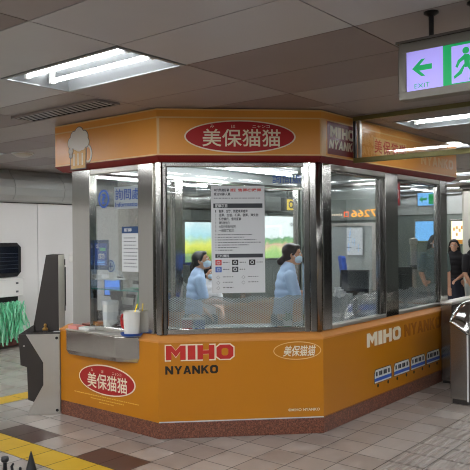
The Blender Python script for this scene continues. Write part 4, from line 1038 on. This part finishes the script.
    m.ball(hp_(.035, 0, .085), (r(.055), r(.066), r(.03)), R=HR)
    if hairstyle != 'short':
        for y in (-1, 1): m.chain([(hp_(.035, y*.066, .06), r(.022)), (hp_(.008, y*.08, .0), r(.016))])
    if hairstyle == 'ponytail':
        m.chain([(hp_(-.09, 0, .01), r(.035)), (hp_(-.125, 0, -.05), r(.042)), (hp_(-.135, 0, -.15), r(.045)), (hp_(-.125, 0, -.26), r(.036)), (hp_(-.11, 0, -.34), r(.016))])
    if hairstyle == 'bun':
        m.chain([(hp_(-.09, 0, -.03), r(.03)), (hp_(-.13, 0, -.075), r(.045))])
    if hairstyle == 'long':
        for y in (-1, 0, 1): m.chain([(hp_(-.05, y*.06, 0), r(.05)), (hp_(-.075, y*.07, -.12), r(.05)), (hp_(-.08, y*.06, -.24), r(.035))])
    m.build('hair', MT[hair], t, voxel=vox*.8, sm=4)
    if mask:
        m = MB(); m.ball(hp_(.052, 0, -.05), (r(.060), r(.066), r(.052)), R=HR); m.cap(hp_(.10, 0, -.02), hp_(.108, 0, -.04), r(.012), r(.013)); m.build('face_mask', MT['mask'], t, voxel=vox*.7, sm=5)
        m = MB()
        for y in (-1, 1): m.chain([(hp_(.04, y*.068, -.03), r(.003)), (hp_(.0, y*.087, .012), r(.003))])
        m.build('mask_strap', MT['mask'], t)
    if extra: extra(t, W, hp_, AR, R, s)
    return t
BF = .145
R_DIR = math.radians(39.3-90)       # picture right
person((4.91, 4.57, BF), R_DIR+.25, 1.40, 'staff woman with long black ponytail and mask looking up right inside the corner window',
       [((.05, .24, 1.16), (.26, .14, 1.05), .5), ((.08, -.22, 1.13), (.30, -.12, 1.10), .4)], lean=.12, head_yaw=-.5, head_pitch=.22, hairstyle='ponytail', female=True)
person((5.15, 3.66, BF), R_DIR+.12, 1.47, 'staff member with short dark hair, mask and pale blue shirt, right in the corner window',
       [((.10, .22, 1.15), (.32, .16, 1.16), .6), ((.10, -.22, 1.12), (.34, -.14, 1.13), .6)], lean=.14, head_yaw=-.25, hair='hairb', hairstyle='bun', shirt='shirt')
person((5.70, 5.08, BF), R_DIR-.9, 1.22, 'dark haired person in a white shirt half hidden behind the service notice',
       [((.05, .22, 1.12), (.2, .14, .98), .6), ((.05, -.22, 1.12), (.2, -.14, .98), .6)], lean=.05, hairstyle='long', shirt='shirtw', female=True)
def phone(t, W, hp_, AR, R, s):
    q = AR[1][2]; f = (AR[1][2]-AR[1][1]).normalized(); c = q+f*.085*s+V((0, 0, .03))
    o = MB(); o.box(c, (.012, .07, .14), None, R); tag(o.build('phone', MT['blackp'], None, c, bevel=.003), 'black phone held by the woman in the long dark skirt', 'phone')
person((11.75, 4.56, 0), R_DIR+math.pi+.9, 1.60, 'woman in black top and long dark skirt holding a phone beyond the right gates',
       [((.02, .22, 1.08), (.18, .12, .98), .6), ((.06, -.22, 1.1), (.24, -.08, 1.22), .9)], hairstyle='long', shirt='blackcloth', trousers='navycloth', skirt=True, mask=False, head_yaw=.3, female=True, extra=phone)
person((11.45, 4.12, 0), R_DIR-math.pi/2+.6, 1.63, 'person in black clothes partly cut by the right picture edge beyond the gates',
       [((0, .24, 1.08), (.1, .2, .86), .4), ((0, -.24, 1.08), (.1, -.2, .86), .4)], hairstyle='short', shirt='blackcloth', trousers='greyfab', mask=True)
person((10.6, 4.45, 0), R_DIR-math.pi/2+.2, 1.68, 'person with dark hair and grey green clothes seen through the second right window',
       [((0, .24, 1.08), (.1, .2, .86), .4), ((0, -.24, 1.08), (.1, -.2, .86), .4)], hairstyle='long', shirt='greencloth', trousers='greencloth', mask=True)
# slender steel barrier post beyond the second window
t = thing('barrier_post', (9.2, 4.18, 0), 'slender pale post seen through the second right window', 'post')
mb = MB(); mb.lathe((9.2, 4.18, 0), [(.16, 0), (.16, .02), (.045, .04), (.045, 1.55), (.06, 1.57), (.06, 1.64), (.001, 1.66)], seg=18); mb.build('shaft', MT['steelp'], t, smooth=False)
mb = MB(); mb.lathe((9.2, 4.18, 1.2), [(.05, 0), (.05, .06), (.046, .06), (.046, 0)]); mb.build('collar', MT['steeld'], t)

t = thing('telephone', (4.12, 4.70, .862), 'black desk telephone behind the white pitcher inside the ticket window', 'telephone')
mb = MB(); mb.loft([[(4.05, y, .862), (4.19, y, .862), (4.19, y, .94), (4.05, y, .885)] for y in (4.62, 4.80)]); mb.build('base', MT['blackp'], t, bevel=.006)
mb = MB(); mb.chain([((4.14, 4.63, .955), .022), ((4.15, 4.68, .972), .014), ((4.15, 4.75, .972), .014), ((4.14, 4.79, .955), .022)]); mb.build('handset', MT['dark'], t, smooth=True)
mb = MB()
for i in range(3):
    for j in range(3): mb.box((4.075+.02*i, 4.68+.022*j, .895+.008*i), (.012, .014, .008))
mb.build('keypad', MT['paperg'], t)

# small things on the desk behind the corner window, seen through the patterned film
for (x, y, m_, lab) in ((4.385, 4.15, 'redp', 'small red box behind the patterned film at left end of the corner window'), (4.46, 4.07, 'blue', 'small blue box on the desk behind the patterned film beside the red box')):
    R_ = Matrix.Rotation(-math.pi/4, 3, 'Z'); t = thing('stationery_box', (x, y, .86), lab, 'box')
    MB().box((x, y, .91), (.09, .07, .10), None, R_).build('body', MT[m_], t, bevel=.004); MB().box((x, y, .964), (.094, .074, .012), None, R_).build('lid', MT['white'], t, bevel=.002)
t = thing('potted_plant', (5.02, 3.50, .86), 'small green potted plant behind the patterned film at right end of the corner window', 'plant')
mb = MB(); mb.lathe((5.02, 3.50, .86), [(.001, 0), (.032, 0), (.042, .07), (.036, .07), (.03, .05), (.001, .05)]); mb.build('pot', MT['white'], t)
mb = MB(); rnd = random.Random(21)
for k in range(26):
    a_, e_ = rnd.random()*6.28, rnd.uniform(.5, 1.4); d_ = V((math.cos(a_)*math.cos(e_), math.sin(a_)*math.cos(e_), math.sin(e_))); o_ = V((5.02, 3.50, .92)); s_ = d_.cross(V((0, 0, 1))).normalized()*.014; L_ = rnd.uniform(.06, .13)
    mb.add([o_, o_+d_*L_*.5+s_, o_+d_*L_-V((0, 0, .012)), o_+d_*L_*.5-s_], [(0, 1, 2, 3)])
mb.build('leaves', MT['leaf'], t)
